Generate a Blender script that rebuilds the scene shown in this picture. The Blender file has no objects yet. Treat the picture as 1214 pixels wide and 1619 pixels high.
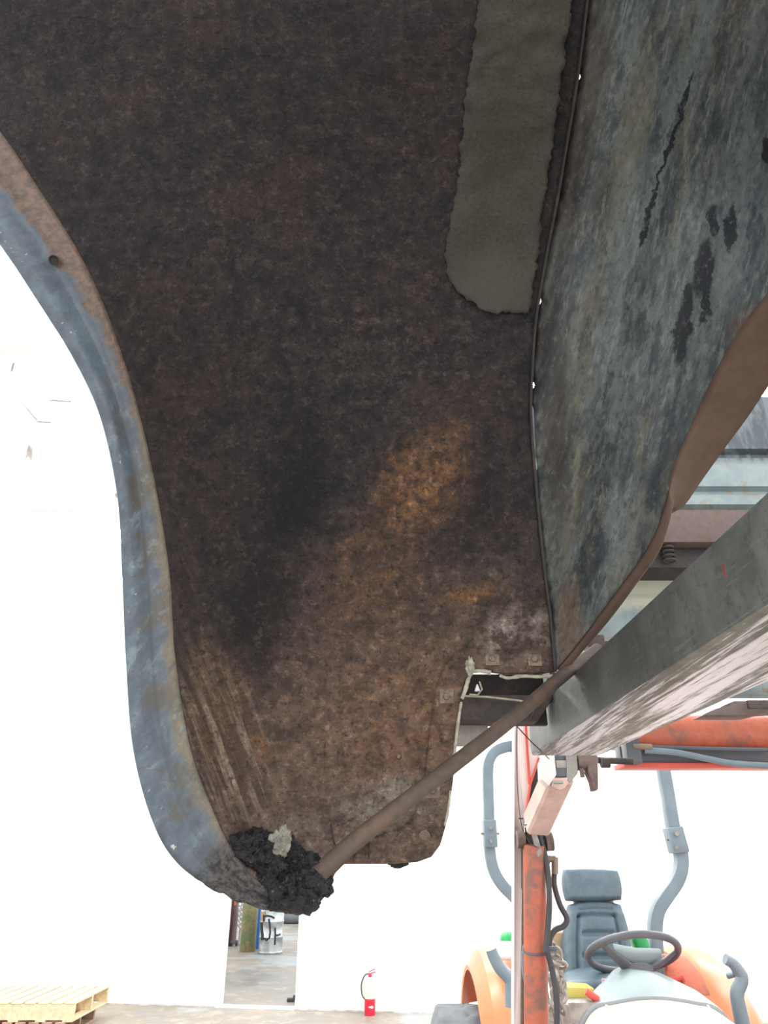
import bpy, bmesh, math, random
from mathutils import Vector, Matrix, noise as mnoise
from mathutils.geometry import delaunay_2d_cdt

random.seed(7)
SC = bpy.context.scene
COL = SC.collection

# ------------------------------------------------------------------ camera, world, exposure
FPX = 1100.0
PITCH = math.radians(25.9)
CAM_H = 1.7
cam_data = bpy.data.cameras.new('camera')
cam = bpy.data.objects.new('camera', cam_data)
COL.objects.link(cam)
cam.location = (0, 0, CAM_H)
cam.rotation_euler = (math.radians(90) + PITCH, 0, 0)
cam_data.sensor_fit = 'VERTICAL'
cam_data.sensor_height = 36.0
cam_data.lens = 36.0 * FPX / 1619.0
cam_data.clip_start = 0.01
SC.camera = cam

world = bpy.data.worlds.new('overcast_sky')
SC.world = world
world.use_nodes = True
bg = world.node_tree.nodes['Background']
bg.inputs[0].default_value = (0.96, 0.98, 1.0, 1)
bg.inputs[1].default_value = 1.05
SC.view_settings.view_transform = 'Standard'
SC.view_settings.look = 'None'
SC.view_settings.gamma = 1.0
SC.view_settings.exposure = 1.15
LAMP_STRENGTH = 26.0

SA, CA = math.sin(PITCH), math.cos(PITCH)


def P(px, py, Y):
    """world point seen at (px, py) of the 1214x1619 frame, at distance Y in front of the viewer"""
    u = (px - 607.0) / FPX
    v = (809.5 - py) / FPX
    dy = CA - v * SA
    dz = SA + v * CA
    k = Y / dy
    return Vector((u * k, Y, CAM_H + dz * k))


def PZ(px, py, z):
    u = (px - 607.0) / FPX
    v = (809.5 - py) / FPX
    dy = CA - v * SA
    dz = SA + v * CA
    k = (z - CAM_H) / dz
    return Vector((u * k, dy * k, z))


# ------------------------------------------------------------------ curves
def curve1(pts):
    """smooth monotone cubic through (x, y) pairs"""
    pts = sorted(pts)
    xs = [p[0] for p in pts]
    ys = [p[1] for p in pts]
    n = len(xs)
    d = [(ys[i + 1] - ys[i]) / (xs[i + 1] - xs[i]) for i in range(n - 1)]
    m = [d[0]] + [0 if d[i - 1] * d[i] <= 0 else 2 * d[i - 1] * d[i] / (d[i - 1] + d[i]) for i in range(1, n - 1)] + [d[-1]]

    def f(x):
        if x <= xs[0]:
            return ys[0] + m[0] * (x - xs[0])
        if x >= xs[-1]:
            return ys[-1] + m[-1] * (x - xs[-1])
        i = 0
        while x > xs[i + 1]:
            i += 1
        h = xs[i + 1] - xs[i]
        t = (x - xs[i]) / h
        return ((1 + 2 * t) * (1 - t) ** 2 * ys[i] + t * (1 - t) ** 2 * h * m[i]
                + t * t * (3 - 2 * t) * ys[i + 1] + t * t * (t - 1) * h * m[i + 1])
    return f


def catmull(pts, n):
    """n points along a Catmull-Rom spline through the given tuples (even spacing by length)"""
    pts = [Vector(p) for p in pts]
    ext = [2 * pts[0] - pts[1]] + pts + [2 * pts[-1] - pts[-2]]
    dense = []
    for i in range(1, len(ext) - 2):
        p0, p1, p2, p3 = ext[i - 1], ext[i], ext[i + 1], ext[i + 2]
        for k in range(16):
            t = k / 16
            dense.append(0.5 * ((2 * p1) + (p2 - p0) * t + (2 * p0 - 5 * p1 + 4 * p2 - p3) * t * t
                                + (3 * p1 - p0 - 3 * p2 + p3) * t ** 3))
    dense.append(pts[-1])
    L = [0]
    for a, b in zip(dense, dense[1:]):
        L.append(L[-1] + (b - a).length)
    out = []
    j = 0
    for i in range(n):
        s = L[-1] * i / (n - 1)
        while j < len(L) - 2 and L[j + 1] < s:
            j += 1
        seg = L[j + 1] - L[j]
        t = 0 if seg < 1e-9 else (s - L[j]) / seg
        out.append(dense[j].lerp(dense[j + 1], min(max(t, 0), 1)))
    return out


# ------------------------------------------------------------------ object helpers
def tag(o, label=None, cat=None, group=None, kind=None):
    if label: o['label'] = label
    if cat: o['category'] = cat
    if group: o['group'] = group
    if kind: o['kind'] = kind
    return o


def thing(name, loc, label, cat, group=None):
    o = bpy.data.objects.new(name, None)
    o.empty_display_size = 0.1
    o.location = loc
    COL.objects.link(o)
    return tag(o, label, cat, group)


def origin_of(o):
    v = Vector((0, 0, 0))
    while o:
        v += Vector(o.location)
        o = o.parent
    return v


def obj(name, bm, mat, parent=None, smooth=None, label=None):
    """link a bmesh (vertices in world coordinates) as one mesh object"""
    if parent:
        off = origin_of(parent)
    else:
        c = Vector((0, 0, 0))
        zs = 1e9
        for v in bm.verts:
            c += v.co
            zs = min(zs, v.co.z)
        off = c / max(1, len(bm.verts))
        off.z = zs
    for v in bm.verts:
        v.co -= off
    me = bpy.data.meshes.new(name)
    bm.normal_update()
    bm.to_mesh(me)
    bm.free()
    o = bpy.data.objects.new(name, me)
    COL.objects.link(o)
    if parent:
        o.parent = parent
    else:
        o.location = off
    if mat:
        me.materials.append(mat)
    if smooth is None:
        smooth = 40
    if smooth:
        me.shade_smooth() if hasattr(me, 'shade_smooth') else None
        for p in me.polygons:
            p.use_smooth = True
        if smooth < 179:
            try:
                me.set_sharp_from_angle(angle=math.radians(smooth))
            except Exception:
                pass
    if label:
        o['label'] = label
    return o


def box(bm, c, size, rot=None, bevel=0.0, seg=2):
    tmp = bmesh.new()
    bmesh.ops.create_cube(tmp, size=1.0)
    for v in tmp.verts:
        v.co = Vector((v.co.x * size[0], v.co.y * size[1], v.co.z * size[2]))
    if bevel:
        bmesh.ops.bevel(tmp, geom=tmp.edges[:], offset=bevel, segments=seg, affect='EDGES', profile=0.5)
    M = Matrix.Translation(Vector(c))
    if rot is not None:
        M = M @ (rot.to_4x4() if isinstance(rot, Matrix) else rot)
    merge(bm, tmp, M)
    return bm


def merge(bm, tmp, M=None):
    if M is not None:
        tmp.transform(M)
    vm = {}
    for v in tmp.verts:
        vm[v] = bm.verts.new(v.co)
    for f in tmp.faces:
        try:
            nf = bm.faces.new([vm[v] for v in f.verts])
            nf.smooth = f.smooth
        except ValueError:
            pass
    tmp.free()


def frame_to(d, up=Vector((0, 0, 1))):
    d = d.normalized()
    if abs(d.dot(up)) > 0.98:
        up = Vector((0, 1, 0))
    x = up.cross(d).normalized()
    y = d.cross(x)
    return Matrix((x, y, d)).transposed()


def tube(bm, pts, r, seg=14, caps=True, flat=1.0, up=Vector((0, 0, 1)), square=False):
    """swept tube; r a number or a list; flat squashes the second axis"""
    pts = [Vector(p) for p in pts]
    n = len(pts)
    rs = r if isinstance(r, (list, tuple)) else [r] * n
    rings = []
    prevx = None
    for i, p in enumerate(pts):
        d = (pts[min(i + 1, n - 1)] - pts[max(i - 1, 0)])
        d.normalize()
        if prevx is None:
            F = frame_to(d, up)
            x, y = F.col[0].copy(), F.col[1].copy()
        else:
            x = (prevx - d * prevx.dot(d)).normalized()
            y = d.cross(x)
        prevx = x
        ring = []
        for k in range(seg):
            a = 2 * math.pi * (k + 0.5) / seg
            ca, sa = math.cos(a), math.sin(a)
            if square:
                e = 0.28
                ca = math.copysign(abs(ca) ** e, ca)
                sa = math.copysign(abs(sa) ** e, sa)
            ring.append(bm.verts.new(p + x * ca * rs[i] + y * sa * rs[i] * flat))
        rings.append(ring)
    for a, b in zip(rings, rings[1:]):
        for k in range(seg):
            bm.faces.new((a[k], a[(k + 1) % seg], b[(k + 1) % seg], b[k]))
    if caps:
        bm.faces.new(rings[0][::-1])
        bm.faces.new(rings[-1])
    return bm


def cyl(bm, a, b, r, seg=24, r2=None):
    return tube(bm, [a, b], [r, r2 if r2 is not None else r], seg)


def lathe(bm, profile, loc, seg=32, axis=None):
    """profile of (radius, height) pairs, turned about the axis through loc"""
    F = frame_to(axis) if axis is not None else Matrix.Identity(3)
    rings = []
    for (r, h) in profile:
        ring = []
        for k in range(seg):
            a = 2 * math.pi * k / seg
            ring.append(bm.verts.new(Vector(loc) + F @ Vector((r * math.cos(a), r * math.sin(a), h))))
        rings.append(ring)
    for a, b in zip(rings, rings[1:]):
        for k in range(seg):
            bm.faces.new((a[k], a[(k + 1) % seg], b[(k + 1) % seg], b[k]))
    bm.faces.new(rings[0][::-1])
    bm.faces.new(rings[-1])
    return bm


def torus(bm, c, R, r, F, seg=56, ring=14, wave=0.0, waves=40):
    rings = []
    for i in range(seg):
        a = 2 * math.pi * i / seg
        rr = r * (1 + wave * math.sin(a * waves))
        row = []
        for k in range(ring):
            b = 2 * math.pi * k / ring
            p = Vector(((R + rr * math.cos(b)) * math.cos(a), (R + rr * math.cos(b)) * math.sin(a), rr * math.sin(b)))
            row.append(bm.verts.new(Vector(c) + F @ p))
        rings.append(row)
    for i in range(seg):
        a, b = rings[i], rings[(i + 1) % seg]
        for k in range(ring):
            bm.faces.new((a[k], b[k], b[(k + 1) % ring], a[(k + 1) % ring]))
    return bm


def prism(bm, pts, vec, bevel=0.0):
    """polygon extruded by vec"""
    tmp = bmesh.new()
    vec = Vector(vec)
    a = [tmp.verts.new(Vector(p)) for p in pts]
    b = [tmp.verts.new(Vector(p) + vec) for p in pts]
    n = len(a)
    tmp.faces.new(a[::-1])
    tmp.faces.new(b)
    for i in range(n):
        tmp.faces.new((a[i], a[(i + 1) % n], b[(i + 1) % n], b[i]))
    bmesh.ops.recalc_face_normals(tmp, faces=tmp.faces[:])
    if bevel:
        bmesh.ops.bevel(tmp, geom=tmp.edges[:], offset=bevel, segments=2, affect='EDGES', profile=0.5)
    merge(bm, tmp)
    return bm


def smooth_poly(pts, step, jitter=0.0):
    """closed polygon resampled at the given step (straight edges kept)"""
    out = []
    n = len(pts)
    for i in range(n):
        a, b = Vector(pts[i]), Vector(pts[(i + 1) % n])
        k = max(1, int((b - a).length / step))
        for j in range(k):
            p = a.lerp(b, j / k)
            if jitter:
                p = p + Vector((mnoise.noise((p.x * 0.09, p.y * 0.09, 3.1)), mnoise.noise((p.x * 0.09, p.y * 0.09, 9.7)))) * jitter
                p = p + Vector((random.uniform(-1, 1), random.uniform(-1, 1))) * jitter * 0.3
            out.append(p)
    return out


def sheet(name, poly, fY, mat, parent, step=14, thick=0.0016, off=0.0, jitter=0.0, smooth=60, hole=None, label=None, rough=0.0):
    """sheet-metal part: outline in the (u, v) chart, bent into shape by fY, real thickness"""
    pts = smooth_poly(poly, step * 0.7, jitter)
    nb = len(pts)
    minx = min(p.x for p in pts); maxx = max(p.x for p in pts)
    miny = min(p.y for p in pts); maxy = max(p.y for p in pts)
    vs = [p.copy() for p in pts]
    edges = [(i, (i + 1) % nb) for i in range(nb)]

    def inside(x, y):
        c = False
        j = nb - 1
        for i in range(nb):
            xi, yi = pts[i]; xj, yj = pts[j]
            if (yi > y) != (yj > y) and x < (xj - xi) * (y - yi) / (yj - yi) + xi:
                c = not c
            j = i
        return c
    y = miny + step / 2
    r = 0
    bins = {}
    for p in pts:
        bins.setdefault((int(p.x // step), int(p.y // step)), []).append(p)
    while y < maxy:
        x = minx + step / 2 + (step / 2 if r % 2 else 0)
        while x < maxx:
            if inside(x, y):
                ok = True
                bx, by = int(x // step), int(y // step)
                for ix in (-1, 0, 1):
                    for iy in (-1, 0, 1):
                        for q in bins.get((bx + ix, by + iy), ()):
                            if (q.x - x) ** 2 + (q.y - y) ** 2 < (step * 0.45) ** 2:
                                ok = False
                if ok:
                    vs.append(Vector((x, y)))
            x += step
        y += step * 0.87
        r += 1
    res = delaunay_2d_cdt(vs, edges, [list(range(nb))], 1, 1e-5)
    bm = bmesh.new()
    uvl = bm.loops.layers.uv.new('UVMap')
    bv = []
    for p in res[0]:
        Y = fY(p.x, p.y) - off
        if rough:
            Y += rough * mnoise.fractal(Vector((p.x * 0.03, p.y * 0.03, 1.3)), 1.0, 2.0, 3)
        bv.append(bm.verts.new(P(p.x, p.y, Y)))
    C = Vector((0, 0, CAM_H))
    for f in res[2]:
        if len(set(f)) < 3:
            continue
        try:
            a, b, c = [bv[i].co for i in f[:3]]
            nrm = (b - a).cross(c - a)
            idx = list(f) if nrm.dot(C - a) > 0 else list(f)[::-1]
            nf = bm.faces.new([bv[i] for i in idx])
            for l, i in zip(nf.loops, idx):
                l[uvl].uv = (res[0][i].x / 1000, res[0][i].y / 1000)
        except ValueError:
            pass
    o = obj(name, bm, mat, parent, smooth=smooth, label=label)
    md = o.modifiers.new('thickness', 'SOLIDIFY')
    md.thickness = thick
    md.offset = -1
    return o


def strip(name, rows, mat, parent, uvrows=None, thick=0.0016, smooth=60, label=None):
    """lofted sheet: rows of equal-length point lists"""
    bm = bmesh.new()
    uvl = bm.loops.layers.uv.new('UVMap')
    g = [[bm.verts.new(p) for p in r] for r in rows]
    for i in range(len(g) - 1):
        for j in range(len(g[0]) - 1):
            f = bm.faces.new((g[i][j], g[i + 1][j], g[i + 1][j + 1], g[i][j + 1]))
            if uvrows:
                for l, (a, b) in zip(f.loops, ((i, j), (i + 1, j), (i + 1, j + 1), (i, j + 1))):
                    l[uvl].uv = uvrows[a][b]
    o = obj(name, bm, mat, parent, smooth=smooth, label=label)
    md = o.modifiers.new('thickness', 'SOLIDIFY')
    md.thickness = thick
    md.offset = 0
    return o


# ------------------------------------------------------------------ materials
class M:
    def __init__(self, name, rough=0.6, metal=0.0, spec=0.5):
        self.m = bpy.data.materials.new(name)
        self.m.use_nodes = True
        self.t = self.m.node_tree
        self.b = self.t.nodes['Principled BSDF']
        self.b.inputs['Roughness'].default_value = rough
        self.b.inputs['Metallic'].default_value = metal
        self.b.inputs['Specular IOR Level'].default_value = spec
        self._uv = self._ob = None

    def n(self, k):
        return self.t.nodes.new(k)

    def link(self, a, b):
        if hasattr(a, 'is_output'):
            self.t.links.new(a, b)
        else:
            b.default_value = a

    @property
    def uv(self):
        if not self._uv:
            self._uv = self.n('ShaderNodeTexCoord').outputs['UV']
        return self._uv

    @property
    def ob(self):
        if not self._ob:
            self._ob = self.n('ShaderNodeTexCoord').outputs['Object']
        return self._ob

    def mapv(self, vec, loc=(0, 0, 0), rot=(0, 0, 0), scale=(1, 1, 1), kind='POINT'):
        if kind == 'POINT' and rot != (0, 0, 0) and scale != (1, 1, 1):      # turn first, then stretch
            vec = self.mapv(vec, loc=loc, rot=rot)
            loc = rot = (0, 0, 0)
        q = self.n('ShaderNodeMapping')
        q.vector_type = kind
        self.link(vec, q.inputs[0])
        q.inputs[1].default_value = loc
        q.inputs[2].default_value = rot
        q.inputs[3].default_value = scale
        return q.outputs[0]

    def noise(self, vec, scale, detail=6, rough=0.6, dist=0.0):
        q = self.n('ShaderNodeTexNoise')
        self.link(vec, q.inputs['Vector'])
        q.inputs['Scale'].default_value = scale
        q.inputs['Detail'].default_value = detail
        q.inputs['Roughness'].default_value = rough
        q.inputs['Distortion'].default_value = dist
        return q.outputs['Fac']

    def voro(self, vec, scale):
        q = self.n('ShaderNodeTexVoronoi')
        self.link(vec, q.inputs['Vector'])
        q.inputs['Scale'].default_value = scale
        return q.outputs['Distance']

    def rng(self, fac, a, b, c=0.0, d=1.0, smooth=True):
        q = self.n('ShaderNodeMapRange')
        if smooth:
            q.interpolation_type = 'SMOOTHSTEP'
        self.link(fac, q.inputs[0])
        for i, x in enumerate((a, b, c, d)):
            q.inputs[i + 1].default_value = x
        return q.outputs[0]

    def math(self, op, a, b=0.0):
        q = self.n('ShaderNodeMath')
        q.operation = op
        q.use_clamp = False
        self.link(a, q.inputs[0])
        self.link(b, q.inputs[1])
        return q.outputs[0]

    def mul(self, a, b): return self.math('MULTIPLY', a, b)
    def add(self, a, b): return self.math('ADD', a, b)

    def mix(self, fac, a, b):
        q = self.n('ShaderNodeMix')
        q.data_type = 'RGBA'
        self.link(fac, q.inputs[0])
        for s, x in ((q.inputs[6], a), (q.inputs[7], b)):
            if isinstance(x, tuple):
                x = (x[0], x[1], x[2], 1)
            self.link(x, s)
        return q.outputs[2]

    def warp(self, vec, scale, amt):
        """coordinates pushed about by noise, for ragged stain outlines"""
        q = self.n('ShaderNodeTexNoise')
        self.link(vec, q.inputs['Vector'])
        q.inputs['Scale'].default_value = scale
        q.inputs['Detail'].default_value = 5
        q.inputs['Roughness'].default_value = 0.65
        s = self.n('ShaderNodeVectorMath'); s.operation = 'SUBTRACT'
        self.link(q.outputs['Color'], s.inputs[0]); s.inputs[1].default_value = (0.5, 0.5, 0.5)
        m = self.n('ShaderNodeVectorMath'); m.operation = 'SCALE'
        self.link(s.outputs[0], m.inputs[0]); m.inputs['Scale'].default_value = amt
        a = self.n('ShaderNodeVectorMath'); a.operation = 'ADD'
        self.link(vec, a.inputs[0]); self.link(m.outputs[0], a.inputs[1])
        return a.outputs[0]

    def spot(self, vec, x, y, rx, ry, ang=0.0, inner=0.3):
        """soft elliptical stain mask at (x, y) of the part's own chart"""
        v = self.mapv(vec, loc=(x / 1000, y / 1000, 0), rot=(0, 0, math.radians(ang)), scale=(rx / 1000, ry / 1000, 1), kind='TEXTURE')
        l = self.n('ShaderNodeVectorMath'); l.operation = 'LENGTH'
        s = self.n('ShaderNodeVectorMath'); s.operation = 'MULTIPLY'
        self.link(v, s.inputs[0]); s.inputs[1].default_value = (1, 1, 0)
        self.link(s.outputs[0], l.inputs[0])
        return self.rng(l.outputs['Value'], inner, 1.0, 1.0, 0.0)

    def sep(self, vec):
        q = self.n('ShaderNodeSeparateXYZ')
        self.link(vec, q.inputs[0])
        return q.outputs

    def col(self, c):
        if isinstance(c, tuple):
            c = (c[0], c[1], c[2], 1)
        self.link(c, self.b.inputs['Base Color'])

    def rough(self, r): self.link(r, self.b.inputs['Roughness'])
    def metal(self, r): self.link(r, self.b.inputs['Metallic'])

    def bump(self, h, strength=0.5, dist=0.005):
        q = self.n('ShaderNodeBump')
        q.inputs['Strength'].default_value = strength
        q.inputs['Distance'].default_value = dist
        self.link(h, q.inputs['Height'])
        self.link(q.outputs[0], self.b.inputs['Normal'])


def plain(name, c, rough=0.5, metal=0.0, var=0.15, scale=8.0, bump=0.0, spec=0.5):
    m = M(name, rough, metal, spec)
    f = m.noise(m.ob, scale, 5)
    lo = tuple(x * (1 - var) for x in c)
    hi = tuple(min(1, x * (1 + var)) for x in c)
    m.col(m.mix(m.rng(f, 0.3, 0.7), lo, hi))
    if bump:
        m.bump(m.noise(m.ob, scale * 6, 4), bump, 0.003)
    return m.m


def worn(name, paint, under, amount=0.5, scale=6.0, rough=0.5, bump=0.1):
    """paint worn through to another colour in ragged patches"""
    m = M(name, rough)
    f = m.noise(m.ob, scale, 8, 0.65, 0.4)
    f2 = m.noise(m.ob, scale * 7, 5)
    k = m.rng(m.add(m.mul(f, 0.75), m.mul(f2, 0.25)), 1 - amount - 0.06, 1 - amount + 0.06)
    p2 = tuple(x * 0.8 for x in paint)
    c = m.mix(m.rng(f2, 0.3, 0.7), p2, paint)
    m.col(m.mix(k, c, under))
    m.bump(f2, bump, 0.003)
    return m.m


def fender_skin_material():
    m = M('rusted_sheet_steel', 0.75, 0, 0.3)
    uv = m.uv
    w = m.warp(uv, 9.0, 0.11)
    w2 = m.warp(uv, 30.0, 0.03)
    big = m.noise(uv, 5.0, 8, 0.62)
    med = m.noise(uv, 28.0, 7, 0.7)
    fine = m.noise(uv, 130.0, 4, 0.7)
    # grime over brown rust everywhere
    base = m.mix(m.rng(med, 0.36, 0.68), (0.033, 0.030, 0.033), (0.080, 0.064, 0.059))
    base = m.mix(m.mul(m.rng(big, 0.45, 0.66), 0.55), base, (0.088, 0.057, 0.048))
    # warmer brown toward the tail
    x, y, z = m.sep(w)
    tail = m.rng(y, 0.78, 1.16)
    tail = m.mul(tail, m.rng(m.add(x, m.mul(y, 0.42)), 0.72, 1.02))
    brown = m.mix(m.rng(med, 0.35, 0.65), (0.12, 0.082, 0.064), (0.28, 0.18, 0.13))
    c = m.mix(m.mul(tail, 0.95), base, brown)
    # orange rust bloom
    o1 = m.spot(w, 668, 765, 95, 155, 32, 0.1)
    o2 = m.spot(w, 590, 900, 120, 190, 25, 0.1)
    o3 = m.spot(w2, 742, 938, 75, 22, -12, 0.2)
    o4 = m.spot(w, 640, 1140, 190, 190, 0, 0.1)
    o5 = m.spot(w, 345, 1120, 60, 130, 8, 0.1)
    o6 = m.spot(w, 420, 1180, 70, 30, 0, 0.2)
    orange = m.mix(m.rng(med, 0.3, 0.7), (0.17, 0.09, 0.05), (0.38, 0.19, 0.085))
    om = m.math('MAXIMUM', m.mul(o1, 0.95), m.mul(o2, 0.42))
    om = m.math('MAXIMUM', om, m.mul(o3, 1.0))
    om = m.math('MAXIMUM', om, m.mul(o4, 0.5))
    om = m.math('MAXIMUM', om, m.mul(o5, 0.6))
    om = m.math('MAXIMUM', om, m.mul(o6, 0.7))
    om = m.mul(om, m.rng(m.noise(uv, 45.0, 6, 0.75), 0.34, 0.6))
    c = m.mix(om, c, orange)
    # near-black patches down the trough
    k1 = m.spot(w, 470, 770, 80, 190, 14, 0.1)
    k2 = m.spot(w, 760, 800, 75, 130, 0, 0.1)
    k3 = m.spot(w, 410, 950, 75, 200, 8, 0.1)
    k4 = m.spot(w, 700, 860, 60, 60, 0, 0.1)
    k = m.math('MAXIMUM', m.mul(k1, 0.9), m.mul(k2, 0.5))
    k = m.math('MAXIMUM', k, m.mul(k3, 0.75))
    k = m.math('MAXIMUM', k, m.mul(k4, 0.5))
    c = m.mix(k, c, (0.024, 0.021, 0.023))
    # pale dried mud, bare grey, and a lit brown painted at lower left
    st = m.noise(m.mapv(uv, rot=(0, 0, math.radians(20)), scale=(1, 0.07, 1)), 85.0, 5, 0.6)
    lb = m.spot(w, 345, 1150, 85, 230, -12, 0.15)
    c = m.mix(m.mul(lb, 0.75), c, m.mix(m.rng(st, 0.42, 0.6), (0.13, 0.08, 0.055), (0.26, 0.165, 0.11)))
    s1 = m.mul(m.spot(w2, 365, 1190, 95, 170, -22, 0.1), m.rng(st, 0.5, 0.6))
    c = m.mix(m.mul(s1, 0.8), c, (0.42, 0.32, 0.24))
    lu = m.spot(w, 285, 900, 35, 220, -3, 0.1)
    c = m.mix(m.mul(lu, 0.5), c, m.mix(m.rng(st, 0.42, 0.6), (0.075, 0.055, 0.052), (0.14, 0.10, 0.09)))
    g1 = m.mul(m.spot(w, 610, 1275, 120, 55, -10, 0.2), m.rng(med, 0.36, 0.6))
    c = m.mix(m.mul(g1, 0.8), c, (0.34, 0.31, 0.26))
    g2 = m.mul(m.spot(w, 815, 1005, 75, 60, 0, 0.2), m.rng(med, 0.45, 0.58))
    c = m.mix(m.mul(g2, 0.8), c, (0.36, 0.31, 0.27))
    g3 = m.mul(m.spot(w, 640, 560, 230, 130, 0, 0.1), m.rng(m.noise(uv, 60, 5, .7), 0.54, 0.66))
    c = m.mix(m.mul(g3, 0.55), c, (0.17, 0.13, 0.11))
    g4 = m.mul(m.spot(w, 460, 1320, 130, 70, 0, 0.2), m.rng(med, 0.4, 0.6))
    c = m.mix(m.mul(g4, 0.6), c, (0.27, 0.22, 0.185))
    # pits and specks
    c = m.mix(m.mul(m.rng(fine, 0.55, 0.72), 0.5), c, (0.02, 0.016, 0.015))
    c = m.mix(m.mul(m.rng(m.noise(uv, 190, 3, .6), 0.64, 0.74), 0.4), c, (0.26, 0.19, 0.15))
    # granular scale: every grain a little lighter or darker
    gr = m.noise(uv, 85.0, 8, 0.82)
    c = m.mix(m.mul(m.rng(gr, 0.5, 0.36), 0.75), c, (0.018, 0.015, 0.015))
    hi = m.n('ShaderNodeVectorMath'); hi.operation = 'SCALE'
    m.link(c, hi.inputs[0]); hi.inputs['Scale'].default_value = 2.1
    c = m.mix(m.rng(m.noise(m.mapv(uv, loc=(3, 1, 0)), 70.0, 8, 0.8), 0.5, 0.66), c, hi.outputs[0])
    flake = m.mul(m.rng(m.noise(m.mapv(uv, loc=(7, 2, 0)), 38.0, 9, 0.8), 0.56, 0.62), m.rng(big, 0.42, 0.55))
    c = m.mix(m.mul(flake, 0.5), c, (0.17, 0.135, 0.12))
    m.col(c)
    m.rough(m.rng(med, 0.3, 0.7, 0.6, 0.85))
    m.bump(m.add(m.mul(gr, 0.9), m.mul(fine, 0.7)), 0.9, 0.01)
    return m.m


MUD_V = 1.2


def lip_material():
    m = M('worn_blue_primer', 0.42, 0, 0.5)
    uv = m.uv                                   # u across the lip (0 outer edge), v along it in metres
    s = m.sep(uv)
    med = m.noise(m.mapv(uv, scale=(0.06, 1, 1)), 26.0, 7, 0.7)
    fine = m.noise(m.mapv(uv, scale=(0.06, 1, 1)), 110.0, 5, 0.7)
    blue = m.mix(m.rng(med, 0.35, 0.65), (0.07, 0.088, 0.112), (0.12, 0.15, 0.175))
    rust = m.mix(m.rng(fine, 0.35, 0.65), (0.085, 0.055, 0.04), (0.17, 0.10, 0.07))
    wob = m.add(s[0], m.mul(m.add(med, -0.5), 0.9))
    tot = m.add(wob, m.rng(s[1], 0.1, 0.62, 0.42, -0.12, False))
    c = m.mix(m.rng(tot, 0.62, 0.74), blue, rust)
    # rubbed yellow-green edge and pale chips
    c = m.mix(m.mul(m.mul(m.rng(wob, 0.62, 0.95), m.rng(s[1], 0.55, 0.75)), 0.55), c, (0.20, 0.19, 0.125))
    chips = m.mul(m.mul(m.rng(fine, 0.63, 0.66), m.rng(s[0], 0.04, 0.12)), m.rng(s[0], 0.36, 0.22))
    c = m.mix(m.mul(chips, m.rng(m.noise(m.mapv(uv, scale=(0.02, 1, 1)), 9.0, 3), 0.45, 0.55)), c, (0.55, 0.56, 0.47))
    dirt = m.mul(m.rng(m.noise(m.mapv(uv, loc=(2, 0, 0), scale=(0.06, 1, 1)), 17.0, 8, 0.7), 0.48, 0.58), m.rng(s[0], 0.12, 0.4))
    c = m.mix(m.mul(m.mul(dirt, m.rng(s[1], 0.5, 0.7)), 0.85), c, (0.10, 0.085, 0.065))
    pl = m.mul(m.rng(med, 0.56, 0.61), m.rng(s[1], 0.55, 0.7))
    c = m.mix(m.mul(pl, 0.45), c, (0.20, 0.26, 0.285))
    gl = m.noise(m.mapv(uv, loc=(5, 0, 0), scale=(0.06, 0.6, 1)), 90.0, 7, 0.75)
    c = m.mix(m.mul(m.rng(gl, 0.5, 0.62), 0.4), c, (0.06, 0.065, 0.07))
    crease = m.mul(m.rng(s[0], 0.47, 0.53), m.rng(s[0], 0.62, 0.54))
    c = m.mix(m.mul(m.mul(crease, m.rng(s[1], 0.6, 0.75)), 0.5), c, (0.05, 0.055, 0.06))
    mud = m.rng(m.add(s[1], m.mul(m.add(med, -0.5), 0.10)), MUD_V, MUD_V + 0.05)
    c = m.mix(mud, c, m.mix(m.rng(fine, 0.4, 0.6), (0.03, 0.026, 0.025), (0.09, 0.08, 0.075)))
    m.col(c)
    m.rough(m.mix(mud, (0.42, 0.42, 0.42), (0.9, 0.9, 0.9)))
    m.bump(m.add(fine, med), 0.25, 0.003)
    return m.m


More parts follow.
